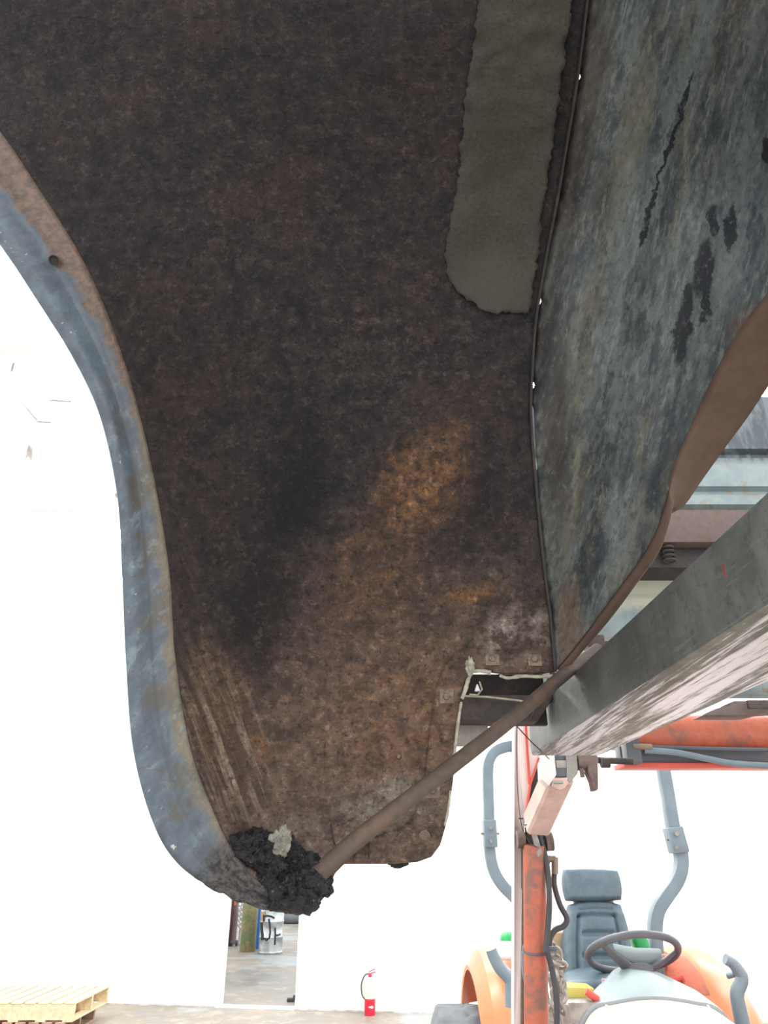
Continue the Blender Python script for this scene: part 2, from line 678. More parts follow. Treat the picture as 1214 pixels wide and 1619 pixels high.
def apron_material():
    m = M('streaked_blue_grey_paint', 0.5, 0, 0.45)
    uv = m.uv
    w = m.warp(uv, 12.0, 0.05)
    ang = math.radians(-14)
    stv = m.mapv(uv, rot=(0, 0, ang), scale=(1, 0.22, 1))
    med = m.noise(stv, 22.0, 8, 0.68)
    fine = m.noise(stv, 90.0, 6, 0.7)
    blot = m.noise(m.mapv(uv, rot=(0, 0, ang), scale=(1, 0.4, 1)), 14.0, 8, 0.7)
    c = m.mix(m.rng(med, 0.33, 0.67), (0.034, 0.042, 0.048), (0.155, 0.17, 0.16))
    c = m.mix(m.mul(m.rng(fine, 0.5, 0.64), 0.6), c, (0.235, 0.245, 0.22))
    yl = m.mul(m.rng(m.noise(stv, 12.0, 6, 0.6), 0.52, 0.66), 0.5)
    c = m.mix(yl, c, (0.17, 0.14, 0.075))
    c = m.mix(m.mul(m.spot(w, 1000, 200, 35, 260, 14, 0.2), 0.5), c, (0.14, 0.12, 0.07))
    c = m.mix(m.mul(m.spot(w, 1085, 100, 30, 300, 18, 0.1), 0.55), c, (0.16, 0.19, 0.185))
    c = m.mix(m.mul(m.spot(w, 1180, 330, 110, 300, 10, 0.1), 0.5), c, (0.095, 0.125, 0.13))
    dk = m.mul(m.rng(blot, 0.52, 0.58), m.spot(w, 960, 770, 150, 300, 20, 0.2))
    c = m.mix(m.mul(dk, 0.8), c, (0.026, 0.032, 0.04))
    dk2 = m.rng(m.noise(m.mapv(uv, loc=(4, 4, 0), rot=(0, 0, ang), scale=(1, 0.3, 1)), 30.0, 8, 0.72), 0.54, 0.6)
    c = m.mix(m.mul(dk2, 0.6), c, (0.03, 0.036, 0.045))
    rim = m.math('MAXIMUM', m.spot(w, 1075, 690, 45, 180, 25, 0.2), m.spot(w, 880, 700, 30, 260, 0, 0.1))
    c = m.mix(m.mul(rim, 0.6), c, (0.03, 0.036, 0.045))
    # chipped black spots and a long dark line along the fold
    for (x, y, rx, ry, a) in ((1155, 360, 9, 40, 4), (1128, 352, 9, 30, -5), (1112, 425, 16, 48, 8), (1088, 465, 8, 16, 20),
                              (1117, 480, 7, 22, -8), (1110, 500, 6, 14, -12), (1080, 520, 13, 60, 10),
                              (1030, 320, 5, 40, 18), (1056, 240, 4, 60, 20), (1078, 170, 4, 60, 18), (1018, 372, 5, 22, 18),
                              (1214, 240, 10, 26, 0)):
        c = m.mix(m.mul(m.spot(m.warp(uv, 45.0, 0.03), x, y, rx * 1.15, ry * 1.1, a, 0.7), 0.95), c, (0.011, 0.013, 0.017))
    # brown film beside the seam
    xs = m.math('MAXIMUM', m.spot(w, 915, 180, 50, 420, 9, 0.35), m.spot(w, 872, 620, 38, 330, -2, 0.3))
    c = m.mix(m.mul(xs, 0.8), c, m.mix(m.rng(med, .35, .65), (0.035, 0.03, 0.027), (0.085, 0.072, 0.058)))
    rs = m.spot(w, 900, 1000, 35, 140, 0, 0.2)
    c = m.mix(m.mul(rs, 0.7), c, (0.17, 0.11, 0.07))
    r2 = m.spot(w, 1190, 520, 60, 50, -40, 0.2)
    c = m.mix(m.mul(r2, 0.7), c, (0.16, 0.09, 0.06))
    gr = m.noise(m.mapv(uv, rot=(0, 0, ang), scale=(1, 0.45, 1)), 120.0, 8, 0.8)
    c = m.mix(m.mul(m.rng(gr, 0.5, 0.36), 0.55), c, (0.022, 0.026, 0.03))
    c = m.mix(m.mul(m.rng(gr, 0.52, 0.66), 0.35), c, (0.27, 0.28, 0.255))
    m.col(c)
    m.rough(m.rng(med, 0.3, 0.7, 0.45, 0.65))
    m.bump(m.add(med, fine), 0.25, 0.003)
    return m.m


def fork_material():
    m = M('scraped_steel', 0.45, 0.55, 0.5)
    ob = m.ob
    geo = m.n('ShaderNodeNewGeometry')
    st = m.noise(m.mapv(ob, rot=(0, 0, math.radians(2)), scale=(1, 0.035, 1)), 190.0, 6, 0.75)
    st2 = m.noise(m.mapv(ob, rot=(0, 0, math.radians(4)), scale=(1, 0.05, 1)), 30.0, 6, 0.6)
    big = m.noise(ob, 9.0, 7, 0.65)
    nz = m.sep(geo.outputs['Normal'])[2]
    under = m.rng(nz, -0.9, -0.5, 1.0, 0.0)     # only the underside drags over the ground
    side = m.mix(m.rng(big, 0.35, 0.65), (0.085, 0.088, 0.08), (0.15, 0.155, 0.145))
    spk = m.noise(ob, 70.0, 8, 0.75)
    side = m.mix(m.mul(m.rng(spk, 0.52, 0.64), 0.6), side, (0.055, 0.056, 0.052))
    side = m.mix(m.mul(m.rng(st, 0.55, 0.7), 0.5), side, (0.24, 0.245, 0.23))
    scr = m.mul(m.rng(m.add(m.mul(st2, 0.5), m.mul(st, 0.5)), 0.47, 0.55), under)
    c = m.mix(under, side, m.mix(m.rng(big, 0.4, 0.6), (0.15, 0.145, 0.12), (0.25, 0.24, 0.20)))
    c = m.mix(scr, c, (0.80, 0.80, 0.86))
    c = m.mix(m.mul(m.mul(m.rng(st, 0.55, 0.7), under), 0.4), c, (0.2, 0.18, 0.17))
    m.col(c)
    m.metal(m.mix(scr, (0.15, 0.15, 0.15), (0.5, 0.5, 0.5)))
    m.rough(m.mix(scr, (0.6, 0.6, 0.6), (0.38, 0.38, 0.38)))
    m.bump(m.add(st, big), 0.2, 0.003)
    return m.m


def blue_panel_material():
    m = M('chalky_blue_paint', 0.5)
    ob = m.ob
    med = m.noise(ob, 9.0, 8, 0.7)
    c = m.mix(m.rng(med, 0.3, 0.7), (0.20, 0.255, 0.265), (0.31, 0.36, 0.345))
    c = m.mix(m.mul(m.rng(m.noise(ob, 22, 6, .7), 0.54, 0.62), 0.7), c, (0.28, 0.21, 0.13))
    z = m.sep(ob)[2]
    zz = m.add(z, m.mul(m.add(med, -0.5), 0.06))
    c = m.mix(m.mul(m.rng(zz, 0.745, 0.775), 0.85), c, m.mix(m.rng(m.noise(m.mapv(ob, scale=(1, 1, .25)), 30, 6), .42, .58), (0.035, 0.045, 0.055), (0.13, 0.15, 0.165)))
    tan = m.mul(m.rng(zz, 0.27, 0.30), m.rng(zz, 0.46, 0.43))
    c = m.mix(m.mul(tan, 0.8), c, (0.55, 0.52, 0.40))
    m.col(c)
    m.bump(med, 0.15, 0.004)
    return m.m


def floor_material():
    m = M('stained_concrete', 0.45, 0, 0.4)
    ob = m.ob
    a = m.noise(ob, 0.8, 8, 0.65, 0.3)
    b = m.noise(ob, 5.0, 7, 0.7)
    c = m.mix(m.rng(a, 0.35, 0.65), (0.17, 0.16, 0.145), (0.28, 0.245, 0.20))
    c = m.mix(m.mul(m.rng(b, 0.5, 0.65), 0.6), c, (0.42, 0.35, 0.26))
    c = m.mix(m.mul(m.rng(m.noise(ob, 0.55, 4), 0.54, 0.6), 0.6), c, (0.33, 0.38, 0.40))
    m.col(c)
    m.rough(m.rng(a, 0.4, 0.6, 0.35, 0.6))
    m.bump(b, 0.1, 0.004)
    return m.m


def mud_material():
    m = M('packed_black_mud', 0.7, 0, 0.5)
    ob = m.ob
    a = m.noise(ob, 60.0, 8, 0.75)
    c = m.mix(m.rng(a, 0.4, 0.64), (0.004, 0.004, 0.005), (0.028, 0.024, 0.025))
    c = m.mix(m.mul(m.rng(m.noise(ob, 140, 4), 0.62, 0.7), 0.7), c, (0.16, 0.13, 0.10))
    m.col(c)
    m.rough(m.rng(a, 0.4, 0.65, 0.35, 0.9))
    m.bump(m.add(a, m.noise(ob, 220, 4)), 0.8, 0.006)
    return m.m


def drum_material(zero):
    m = M('scratched_silver_paint', 0.3, 0.55)
    ob = m.ob
    f = m.noise(ob, 6.0, 6, 0.6)
    m.col(m.mix(m.rng(f, 0.4, 0.6), (0.42, 0.45, 0.46), (0.68, 0.72, 0.73)))
    m.bump(m.noise(ob, 9.0, 4), 0.3, 0.02)
    return m.m


MAT_SKIN = fender_skin_material()
MAT_LIP = lip_material()
MAT_APRON = apron_material()
MAT_FORK = fork_material()
MAT_BLUE = blue_panel_material()
MAT_FLOOR = floor_material()
MAT_MUD = mud_material()
MAT_ROD = worn('brown_rod_rust', (0.105, 0.075, 0.058), (0.13, 0.08, 0.055), 0.45, 9, 0.75, 0.3)
MAT_EDGE = worn('brown_edge_rust', (0.145, 0.088, 0.062), (0.10, 0.06, 0.042), 0.45, 7, 0.65, 0.3)
MAT_MEMBER = worn('brown_oxide_steel', (0.15, 0.10, 0.085), (0.11, 0.065, 0.05), 0.4, 8, 0.6, 0.15)
MAT_DARK = worn('dark_grimy_steel', (0.045, 0.038, 0.036), (0.075, 0.05, 0.04), 0.45, 14, 0.7, 0.3)
MAT_WALL = plain('white_wall_paint', (0.86, 0.86, 0.85), 0.6, 0, 0.02, 1.5)
MAT_CEIL = plain('white_ceiling_sheet', (0.9, 0.9, 0.9), 0.6, 0, 0.01, 1.0)
MAT_TRIM = plain('scuffed_grey_trim', (0.45, 0.43, 0.4), 0.6, 0, 0.3, 6)
MAT_ORANGE = plain('orange_tractor_paint', (0.80, 0.20, 0.075), 0.32, 0, 0.1, 4)
MAT_ORANGE_DIRTY = worn('grimy_orange_paint', (0.60, 0.15, 0.085), (0.25, 0.12, 0.09), 0.46, 6, 0.5, 0.1)
MAT_ARM = plain('blown_out_pale_paint', (0.85, 0.72, 0.68), 0.4, 0, 0.05, 5)  # orange arm's overexposed face, its whiteness put into the colour
MAT_RED = plain('red_edge_paint', (0.65, 0.09, 0.06), 0.4, 0, 0.1, 6)
MAT_LINK = plain('pale_salmon_paint', (0.62, 0.42, 0.36), 0.5, 0, 0.15, 14)  # pale salmon of the link and bracket foot
MAT_HOOD = plain('blown_out_pink_hood_paint', (0.86, 0.60, 0.52), 0.3, 0, 0.05, 3)  # orange hood, overexposure put into a pink-white colour
MAT_SLATE = plain('slate_blue_steel_paint', (0.19, 0.245, 0.28), 0.42, 0, 0.08, 10)
MAT_VINYL = plain('blue_black_vinyl', (0.10, 0.145, 0.175), 0.38, 0, 0.12, 30, 0.05)
MAT_COWL = plain('pale_grey_plastic', (0.30, 0.37, 0.38), 0.4, 0, 0.05, 6)
MAT_BLACKP = plain('dark_grey_plastic', (0.095, 0.10, 0.115), 0.4, 0, 0.1, 10)
MAT_RUBBER = plain('black_rubber', (0.045, 0.042, 0.045), 0.5, 0, 0.15, 12)
MAT_TYRE = plain('dusty_tyre_rubber', (0.15, 0.165, 0.175), 0.8, 0, 0.2, 6, 0.1)
MAT_BRASS = plain('tarnished_fitting', (0.25, 0.19, 0.13), 0.45, 0.3, 0.15, 20)
MAT_STEEL = plain('dull_steel', (0.30, 0.28, 0.25), 0.45, 0.4, 0.3, 20, 0.1)
MAT_GREYBR = worn('weathered_grey_bracket', (0.34, 0.31, 0.27), (0.2, 0.15, 0.12), 0.45, 12, 0.55, 0.15)
MAT_PINBR = worn('rusty_pin_steel', (0.20, 0.13, 0.11), (0.11, 0.07, 0.06), 0.5, 14, 0.6, 0.2)
MAT_GREEN = plain('green_plastic', (0.02, 0.36, 0.10), 0.35, 0, 0.05, 5)
MAT_YELLOW = plain('yellow_plastic', (0.55, 0.47, 0.10), 0.45, 0, 0.1, 12)
MAT_CARD = plain('brown_cardboard', (0.42, 0.30, 0.18), 0.8, 0, 0.1, 12)
MAT_WHITE = plain('white_plastic', (0.82, 0.82, 0.8), 0.4, 0, 0.03, 5)
MAT_PINK = plain('pink_plastic', (0.70, 0.35, 0.50), 0.5, 0, 0.03, 5)
MAT_EXT = plain('red_enamel', (0.62, 0.02, 0.05), 0.3, 0, 0.05, 8)
MAT_EXTLAB_GLARE = plain('cream_label_and_glare', (0.85, 0.80, 0.5), 0.5, 0, 0.05, 20)
MAT_PINE = M('pale_pine_boards', 0.65)
_f = MAT_PINE.noise(MAT_PINE.mapv(MAT_PINE.ob, scale=(1, 0.1, 1)), 30, 5)
MAT_PINE.col(MAT_PINE.mix(MAT_PINE.rng(_f, .3, .7), (0.62, 0.47, 0.28), (0.80, 0.66, 0.45)))
MAT_PINE = MAT_PINE.m
MAT_PINE2 = plain('weathered_pallet_wood', (0.42, 0.27, 0.19), 0.7, 0, 0.3, 8)
MAT_CYL = worn('green_cylinder_paint', (0.17, 0.21, 0.10), (0.30, 0.23, 0.11), 0.5, 5, 0.5, 0.1)
MAT_BLUEP = plain('blue_pipe_paint', (0.03, 0.17, 0.50), 0.4, 0, 0.08, 5)
MAT_MAROON = plain('dark_maroon_paint', (0.07, 0.02, 0.022), 0.4, 0, 0.2, 5)
MAT_DRUM = drum_material(0)
MAT_BLACKPAINT = plain('black_marker_paint', (0.03, 0.03, 0.035), 0.6, 0, 0.2, 20)
MAT_SEALANT = plain('yellowed_sealant', (0.40, 0.37, 0.28), 0.6, 0, 0.3, 60, 0.2)
MAT_BOLT = worn('rusty_bolt', (0.26, 0.19, 0.14), (0.14, 0.09, 0.06), 0.5, 90, 0.6, 0.2)
MAT_CREAM = plain('cream_painted_steel', (0.75, 0.70, 0.5), 0.5, 0, 0.1, 10)

mp = M('grey_sprayed_sealer', 0.85, 0, 0.25)
_a = mp.noise(mp.uv, 60, 7, 0.75)
_b = mp.noise(mp.uv, 6, 5)
_g = mp.noise(mp.uv, 170, 8, 0.85)
_c = mp.mix(mp.rng(_b, .35, .65), (0.14, 0.127, 0.102), (0.20, 0.184, 0.148))
_c = mp.mix(mp.mul(mp.rng(_g, .5, .38), .5), _c, (0.065, 0.058, 0.046))
_c = mp.mix(mp.mul(mp.rng(_g, .54, .66), .6), _c, (0.32, 0.30, 0.245))
_c = mp.mix(mp.mul(mp.spot(mp.uv, 770, 460, 90, 90, 0, .2), .45), _c, (0.21, 0.20, 0.17))
mp.col(_c)
mp.bump(mp.add(_a, _g), 1.0, 0.01)
MAT_PATCH = mp.m

# ------------------------------------------------------------------ the setting
WALL_A = Vector((-3.34, 10.28, 0))
WALL_D = Vector((3.94, -0.56, 0)).normalized()
WALL_N = Vector((WALL_D.y, -WALL_D.x, 0))        # toward the viewer
if WALL_N.y > 0: WALL_N = -WALL_N
H_ROOM = 5.6


def on_wall(px, py):
    """point of the back wall seen at a pixel"""
    o = Vector((0, 0, CAM_H))
    d = P(px, py, 1.0) - o
    t = (WALL_A - o).dot(WALL_N) / d.dot(WALL_N)
    return o + d * t


def wall_box(bm, s0, s1, z0, z1, t=0.12):
    a = WALL_A + WALL_D * s0
    b = WALL_A + WALL_D * s1
    k = -WALL_N * t
    prism(bm, [a + Vector((0, 0, z0)), b + Vector((0, 0, z0)), b + k + Vector((0, 0, z0)), a + k + Vector((0, 0, z0))], (0, 0, z1 - z0))


sL = (on_wall(347, 1592) - WALL_A).dot(WALL_D)
sR = (on_wall(466, 1593) - WALL_A).dot(WALL_D)
bm = bmesh.new()
wall_box(bm, -6.0, sL, 0, H_ROOM)
wall_box(bm, sR, 11.0, 0, H_ROOM)
wall_box(bm, sL, sR, 2.15, H_ROOM)
tag(obj('wall_back', bm, MAT_WALL, smooth=0), kind='structure')
bm = bmesh.new()
box(bm, (0, 13, -0.05), (24, 30, 0.1))
tag(obj('floor', bm, MAT_FLOOR, smooth=0), kind='structure')
bm = bmesh.new()
prism(bm, [(-9, 3.2, H_ROOM), (9, 3.2, H_ROOM), (9, 8.7, H_ROOM), (-9, 11.3, H_ROOM)], (0, 0, 0.1))
tag(obj('ceiling', bm, MAT_CEIL, smooth=0), kind='structure')
bm = bmesh.new()
box(bm, (-9.05, 7.2, H_ROOM / 2), (0.1, 8.0, H_ROOM))
tag(obj('wall_left', bm, MAT_WALL, smooth=0), kind='structure')
bm = bmesh.new()
box(bm, (9.05, 6.0, H_ROOM / 2), (0.1, 5.6, H_ROOM))
tag(obj('wall_right', bm, MAT_WALL, smooth=0), kind='structure')
# next room behind the doorway
bm = bmesh.new()
box(bm, (-2, 26, 2.0), (20, 0.1, 4.0))
tag(obj('wall_far', bm, MAT_WALL, smooth=0), kind='structure')
# threshold strip and door edge
bm = bmesh.new()
wall_box(bm, sL, sR, 0.0, 0.012, 0.14)
tag(obj('trim_1', bm, MAT_WHITE, smooth=0), kind='structure')
bm = bmesh.new()
a = WALL_A + WALL_D * (sL - 0.05) + WALL_N * 0.0
prism(bm, [a + WALL_N * 0.03, a + WALL_D * 0.05 + WALL_N * 0.03, a + WALL_D * 0.05, a], (0, 0, 2.15))
tag(obj('trim_2', bm, MAT_WALL, smooth=0), kind='structure')
bm = bmesh.new()
for s0, s1 in ((-6.0, sL - 0.05), (sR, 11.0)):
    a = WALL_A + WALL_D * s0; b = WALL_A + WALL_D * s1
    prism(bm, [a, b, b + WALL_N * 0.012, a + WALL_N * 0.012], (0, 0, 0.016))
tag(obj('baseboard_back', bm, MAT_TRIM, smooth=0), kind='structure')

# added strip lamps that blow out the white walls and ceiling
lm = bpy.data.materials.new('added_lit_diffuser')
lm.use_nodes = True
lb = lm.node_tree.nodes['Principled BSDF']
lb.inputs['Emission Color'].default_value = (1, 0.99, 0.97, 1)
lb.inputs['Emission Strength'].default_value = LAMP_STRENGTH
where = {(-4.5, 5.0): 'added strip lamp brightening the hall, front left one', (0, 5.0): 'added strip lamp brightening the hall, front middle one',
         (4.5, 5.0): 'added strip lamp brightening the hall, front right one', (-4.5, 8.2): 'added strip lamp brightening the back wall, left one',
         (0, 8.0): 'added strip lamp brightening the back wall, middle one', (4.5, 7.6): 'added strip lamp brightening the back wall, right one'}
for (x, y), lab in where.items():
    r = thing('added_ceiling_lamp', (x, y, H_ROOM - 0.32), lab, 'lamp', 'added strip lamps')
    b = bmesh.new(); box(b, (x, y, H_ROOM - 0.22), (3.0, 0.3, 0.04), bevel=0.008); obj('housing', b, MAT_WHITE, r)
    b = bmesh.new(); box(b, (x, y, H_ROOM - 0.28), (2.9, 0.26, 0.08), bevel=0.02); obj('added_diffuser', b, lm, r)
    for sx in (-1.2, 1.2):
        b = bmesh.new(); cyl(b, (x + sx, y, H_ROOM - 0.2), (x + sx, y, H_ROOM), 0.006, 8); obj('hanger', b, MAT_STEEL, r)

# ------------------------------------------------------------------ the fender
A_PTS = [(-730, -600), (-470, -250), (-330, -70), (-180, 135), (-80, 285), (0, 385), (60, 475), (118, 568), (160, 660), (186, 780), (194, 900), (200, 1040),
         (211, 1180), (240, 1292), (280, 1362), (350, 1412), (425, 1438), (488, 1446)]
B_PTS = [(-590, -600), (-330, -250), (-200, -50), (-80, 115), (0, 208), (62, 300), (120, 392), (163, 480), (205, 600), (240, 740), (267, 900), (277, 1040),
         (300, 1180), (338, 1285), (378, 1362), (432, 1410), (500, 1432)]
S_PTS = [(1070, -600), (985, -250), (945, -100), (930, 0), (915, 120), (885, 300), (852, 480), (842, 600), (841, 660), (850, 780), (862, 900), (872, 980), (879, 1062)]
Lx = curve1([(y, x) for x, y in B_PTS])
Rx = curve1([(y, x) for x, y in S_PTS])
Yb = curve1([(-600, .20), (-250, .33), (0, .44), (400, .63), (900, .86), (1200, .95), (1435, 1.02)])
Yk = curve1([(-600, .31), (-250, .46), (0, .60), (400, .90), (900, 1.22), (1065, 1.29), (1250, 1.29), (1435, 1.20)])


def Yskin(px, py):
    l, r = Lx(py), Rx(min(py, 1062)) + (0 if py < 1062 else (py - 1062) * 0.02)
    s = (px - l) / (r - l)
    s = max(s, 0.0)
    q = min(s / 0.62, 1.0)
    g = 1 - (1 - q) ** 2.1
    b, k = Yb(py), Yk(py)
    Y = b + (k - b) * g
    # a shallow stamped dish and a hump, as pressed steel has
    Y += 0.012 * math.exp(-((px - 500) / 90) ** 2 - ((py - 760) / 170) ** 2)
    Y -= 0.014 * math.exp(-((px - 650) / 130) ** 2 - ((py - 820) / 190) ** 2)
    Y += 0.0022 * mnoise.noise((px * 0.012, py * 0.012, 0.4))
    return Y


fender = thing('truck_fender', P(500, 1430, 1.1), 'rusty old steel truck fender held up in the air, seen from inside its hollow', 'fender')

notch = [(879, 1062), (848, 1067), (800, 1067), (760, 1062), (742, 1062), (736, 1080), (726, 1130), (722, 1180), (716, 1235), (709, 1290),
         (696, 1335), (682, 1354), (660, 1362), (622, 1365), (545, 1365), (530, 1380), (515, 1415), (500, 1432)]
Bs = catmull([(x, y, 0) for x, y in B_PTS], 110)
Ss = catmull([(x, y, 0) for x, y in S_PTS], 90)
poly = [(p.x, p.y) for p in Bs[:-1]] + notch[::-1] + [(p.x, p.y) for p in Ss[-2::-1]]
skin = sheet('inner_skin', poly, Yskin, MAT_SKIN, fender, step=13, smooth=80)

# lip around the wheel opening
N = 340
Aa = catmull([(x, y, 0) for x, y in A_PTS], N)
Bb = catmull([(x, y, 0) for x, y in B_PTS], N)
rows, uvr = [], []
run = 0
_ref = [P((a.x + b.x) / 2, (a.y + b.y) / 2, Yb(b.y)) for a, b in zip(Aa, Bb) if b.y < -250]
run = -sum((q - p).length for p, q in zip(_ref, _ref[1:]))
prev = None
for i in range(N):
    a, b = Aa[i], Bb[i]
    if b.y > 1300:
        j = (b.y - 1300) / 140
        a = a + Vector((mnoise.noise((i * .37, 0, 1)) + .6 * mnoise.noise((i * .91, 3, 1)), mnoise.noise((i * .37, 0, 5)) + .6 * mnoise.noise((i * .91, 3, 5)), 0)) * 6 * min(1, j * 1.5)
    row, ur = [], []
    yb = Yb(b.y)
    ya = Yb(b.y) - 0.012
    mid = P((a.x + b.x) / 2, (a.y + b.y) / 2, yb)
    if prev is not None:
        run += (mid - prev).length
    prev = mid
    out = (a - b).normalized()
    # rolled outer edge turning back
    for k in range(3):
        q = a + out * (0.2 - 0.8 * k * 0 - 1.2 * (2 - k))
        row.append(P(q.x, q.y, ya + 0.014 - 0.006 * k)); ur.append((0.0, run))
    for k in range(0, 13):
        t = k / 12
        q = a.lerp(b, t)
        bead = -0.005 * math.exp(-((t - 0.2) / 0.14) ** 2) + 0.005 * math.exp(-((t - 0.55) / 0.1) ** 2)
        row.append(P(q.x, q.y, ya + (yb - ya) * t + bead)); ur.append((t, run))
    rows.append(row); uvr.append(ur)
LIP_RUN = run

strip('opening_lip', rows, MAT_LIP, fender, uvr, 0.002, 70, label='blue-grey painted rolled lip with rust along its inner edge')
# bolt hole in the lip: a dark short socket seen in the lip face
c = P(85, 411, Yb(395) - 0.009)
nrm = (P(85, 411, Yb(395) - 0.05) - c).normalized()
bm = bmesh.new(); lathe(bm, [(0.0062, -0.004), (0.0062, 0.0015), (0.005, 0.002), (0.0045, -0.002)], c, 20, nrm)
obj('lip_hole', bm, MAT_DARK, fender, label='dark bolt hole in the lip')
for px, py in ((121, 567), (187, 783)):
    bm = bmesh.new()
    lathe(bm, [(0.004, -0.003), (0.004, 0.002), (0.002, 0.003)], P(px, py, Yb(py) - 0.01), 10, Vector((0.3, -1, -0.3)))
    obj('edge_clip', bm, MAT_STEEL, fender)

# sealer patch
patch = [(800, -600), (768, -250), (757, 0), (748, 80), (735, 160), (724, 290), (712, 350), (704, 395), (707, 432), (722, 462), (745, 478), (768, 492), (788, 498),
         (800, 492), (836, 497), (846, 440), (856, 350), (868, 260), (887, 130), (905, 0), (930, -200), (935, -250), (990, -600)]
sheet('sealer_patch', patch, Yskin, MAT_PATCH, fender, step=8, thick=0.006, off=0.0055, jitter=5, rough=0.0025,
      label='grey gritty sealer patch along the seam')

# apron beyond the seam
Sy = lambda py: Yk(py) + 0.004


def Yapron(px, py):
    s = Rx(min(py, 1062))
    k = 0.00062 if py < 300 else 0.00062 + (min(py, 800) - 300) * 0.0000004
    d = px - s
    Y = Sy(py) - k * d
    # long pressed folds running with the seam
    ln = 985 - (py * 0.21)
    Y -= 0.006 * math.exp(-((px - ln) / 12) ** 2)
    ln = 1105 - (py * 0.25)
    Y += 0.007 * math.exp(-((px - ln) / 16) ** 2)
    ln = 1150 - (py * 0.22)
    Y -= 0.008 * math.exp(-((px - ln) / 30) ** 2)
    Y += 0.004 * mnoise.noise((px * 0.008, py * 0.004, 7.4))
    return Y


I_PTS = [(881, 1058), (920, 1012), (960, 958), (1003, 900), (1035, 852), (1052, 800), (1062, 745), (1082, 695), (1112, 628), (1145, 560), (1176, 510), (1214, 462), (1300, 350), (1400, 240)]
Is = catmull([(x, y, 0) for x, y in I_PTS], 60)
left = []
for p in Ss[::-1]:
    gap = -5.0
    for (gy, gw, gh) in ((612, 3.6, 14), (660, 3.0, 18), (478, 3.6, 10), (128, 3.2, 12), (720, 2.4, 40)):
        if abs(p.y - gy) < gh: gap = gw
    left.append((p.x + gap, p.y))
poly = left + [(1400, -600)] + [(p.x, p.y) for p in Is[::-1]]
sheet('apron', poly, Yapron, MAT_APRON, fender, step=14, smooth=80, label='blue-grey streaked flat apron right of the seam')
# folded seam flange, dark
rows = []
for i, p in enumerate(Ss):
    Y = Yskin(p.x, p.y)
    w = 1 + 0.4 * math.sin(i * 0.8)
    rows.append([P(p.x - 4, p.y, Yskin(p.x - 4, p.y) - 0.002), P(p.x - 2, p.y, Y - 0.004), P(p.x + 0.5 * w, p.y, Y - 0.004), P(p.x + 0.6 * w, p.y, Y + 0.012)])
strip('seam_flange', rows, MAT_DARK, fender, None, 0.0012, 50, label='dark folded seam flange')

# edge lips of the apron
O_LOW = [(889, 1064), (926, 1022), (968, 972), (1010, 915), (1040, 872), (1056, 828), (1064, 790)]
I_LOW = [(881, 1058), (920, 1010), (960, 956), (1003, 898), (1033, 850), (1050, 805), (1058, 775)]
ao = catmull([(x, y, 0) for x, y in O_LOW], 40)
ai = catmull([(x, y, 0) for x, y in I_LOW], 40)
rows = []
for a, b in zip(ai, ao):
    y0 = Yapron(a.x, a.y)
    rows.append([P(a.x, a.y, y0 - 0.002), P(a.x * .8 + b.x * .2, a.y * .8 + b.y * .2, y0 - 0.009), P(a.x * .4 + b.x * .6, a.y * .4 + b.y * .6, y0 - 0.008), P(b.x, b.y, y0 - 0.003), P(b.x + .8, b.y + .5, y0 + 0.004)])
strip('apron_edge_lip', rows, MAT_EDGE, fender, None, 0.002, 70, label='narrow brown rolled edge of the apron')
O_UP = [(1060, 812), (1082, 798), (1105, 765), (1150, 702), (1180, 662), (1214, 612), (1300, 490), (1420, 330)]
I_UP = [(1052, 795), (1062, 745), (1082, 692), (1118, 618), (1146, 560), (1178, 510), (1214, 462), (1300, 350), (1420, 220)]
ao = catmull([(x, y, 0) for x, y in O_UP], 50)
ai = catmull([(x, y, 0) for x, y in I_UP], 50)
rows = []
for i, (a, b) in enumerate(zip(ai, ao)):
    y0 = Yapron(a.x, a.y) + 0.001
    w = lambda t: P(a.x * (1 - t) + b.x * t, a.y * (1 - t) + b.y * t, y0 + 0.05 * t - 0.006 * math.sin(math.pi * min(1, t * 3)))
    rows.append([w(t) for t in (0, .12, .25, .45, .68, .76, .84, 1.0)])
strip('apron_flange', rows, MAT_EDGE, fender, None, 0.002, 50, label='wide brown flange along the apron')

# reinforcement plate round the notch
plate = [(872, 1063), (800, 1064), (760, 1059), (744, 1058), (733, 1080), (723, 1130), (719, 1180), (713, 1235), (706, 1290), (694, 1333), (680, 1351), (658, 1359),
         (560, 1361), (556, 1335), (590, 1320), (630, 1312), (650, 1298), (660, 1275), (672, 1225), (680, 1150), (690, 1085), (704, 1050), (722, 1032), (740, 1024), (800, 1030), (868, 1032)]
sheet('corner_plate', plate, Yskin, MAT_SKIN, fender, step=9, thick=0.004, off=0.0042, smooth=50)
for px, py, r in ((778, 1041, .0075), (845, 1042, .0075), (706, 1101, .0075), (683, 1249, .0075), (630, 1196, .004)):
    c = P(px, py, Yskin(px, py) - 0.0042)
    nd = (P(px, py, Yskin(px, py) - 0.1) - c)
    bm = bmesh.new()
    if r > .005:
        box(bm, c, (0.026, 0.003, 0.026), frame_to(nd).inverted() @ Matrix.Identity(3) if False else None, 0.001)
    lathe(bm, [(r, 0), (r, 0.003), (r * .75, 0.0055), (r * .2, 0.006)], c, 6 if r > .005 else 12, nd)
    obj('bolt', bm, MAT_BOLT, fender, smooth=30)
c = P(671, 1322, Yskin(671, 1322) - 0.0045)
nd = P(671, 1322, 0.9) - c
bm = bmesh.new(); torus(bm, c, 0.0075, 0.0018, frame_to(nd), 24, 8); lathe(bm, [(0.006, 0), (0.006, .003), (0.003, .0035)], c, 16, nd)
obj('rivet', bm, MAT_BOLT, fender)
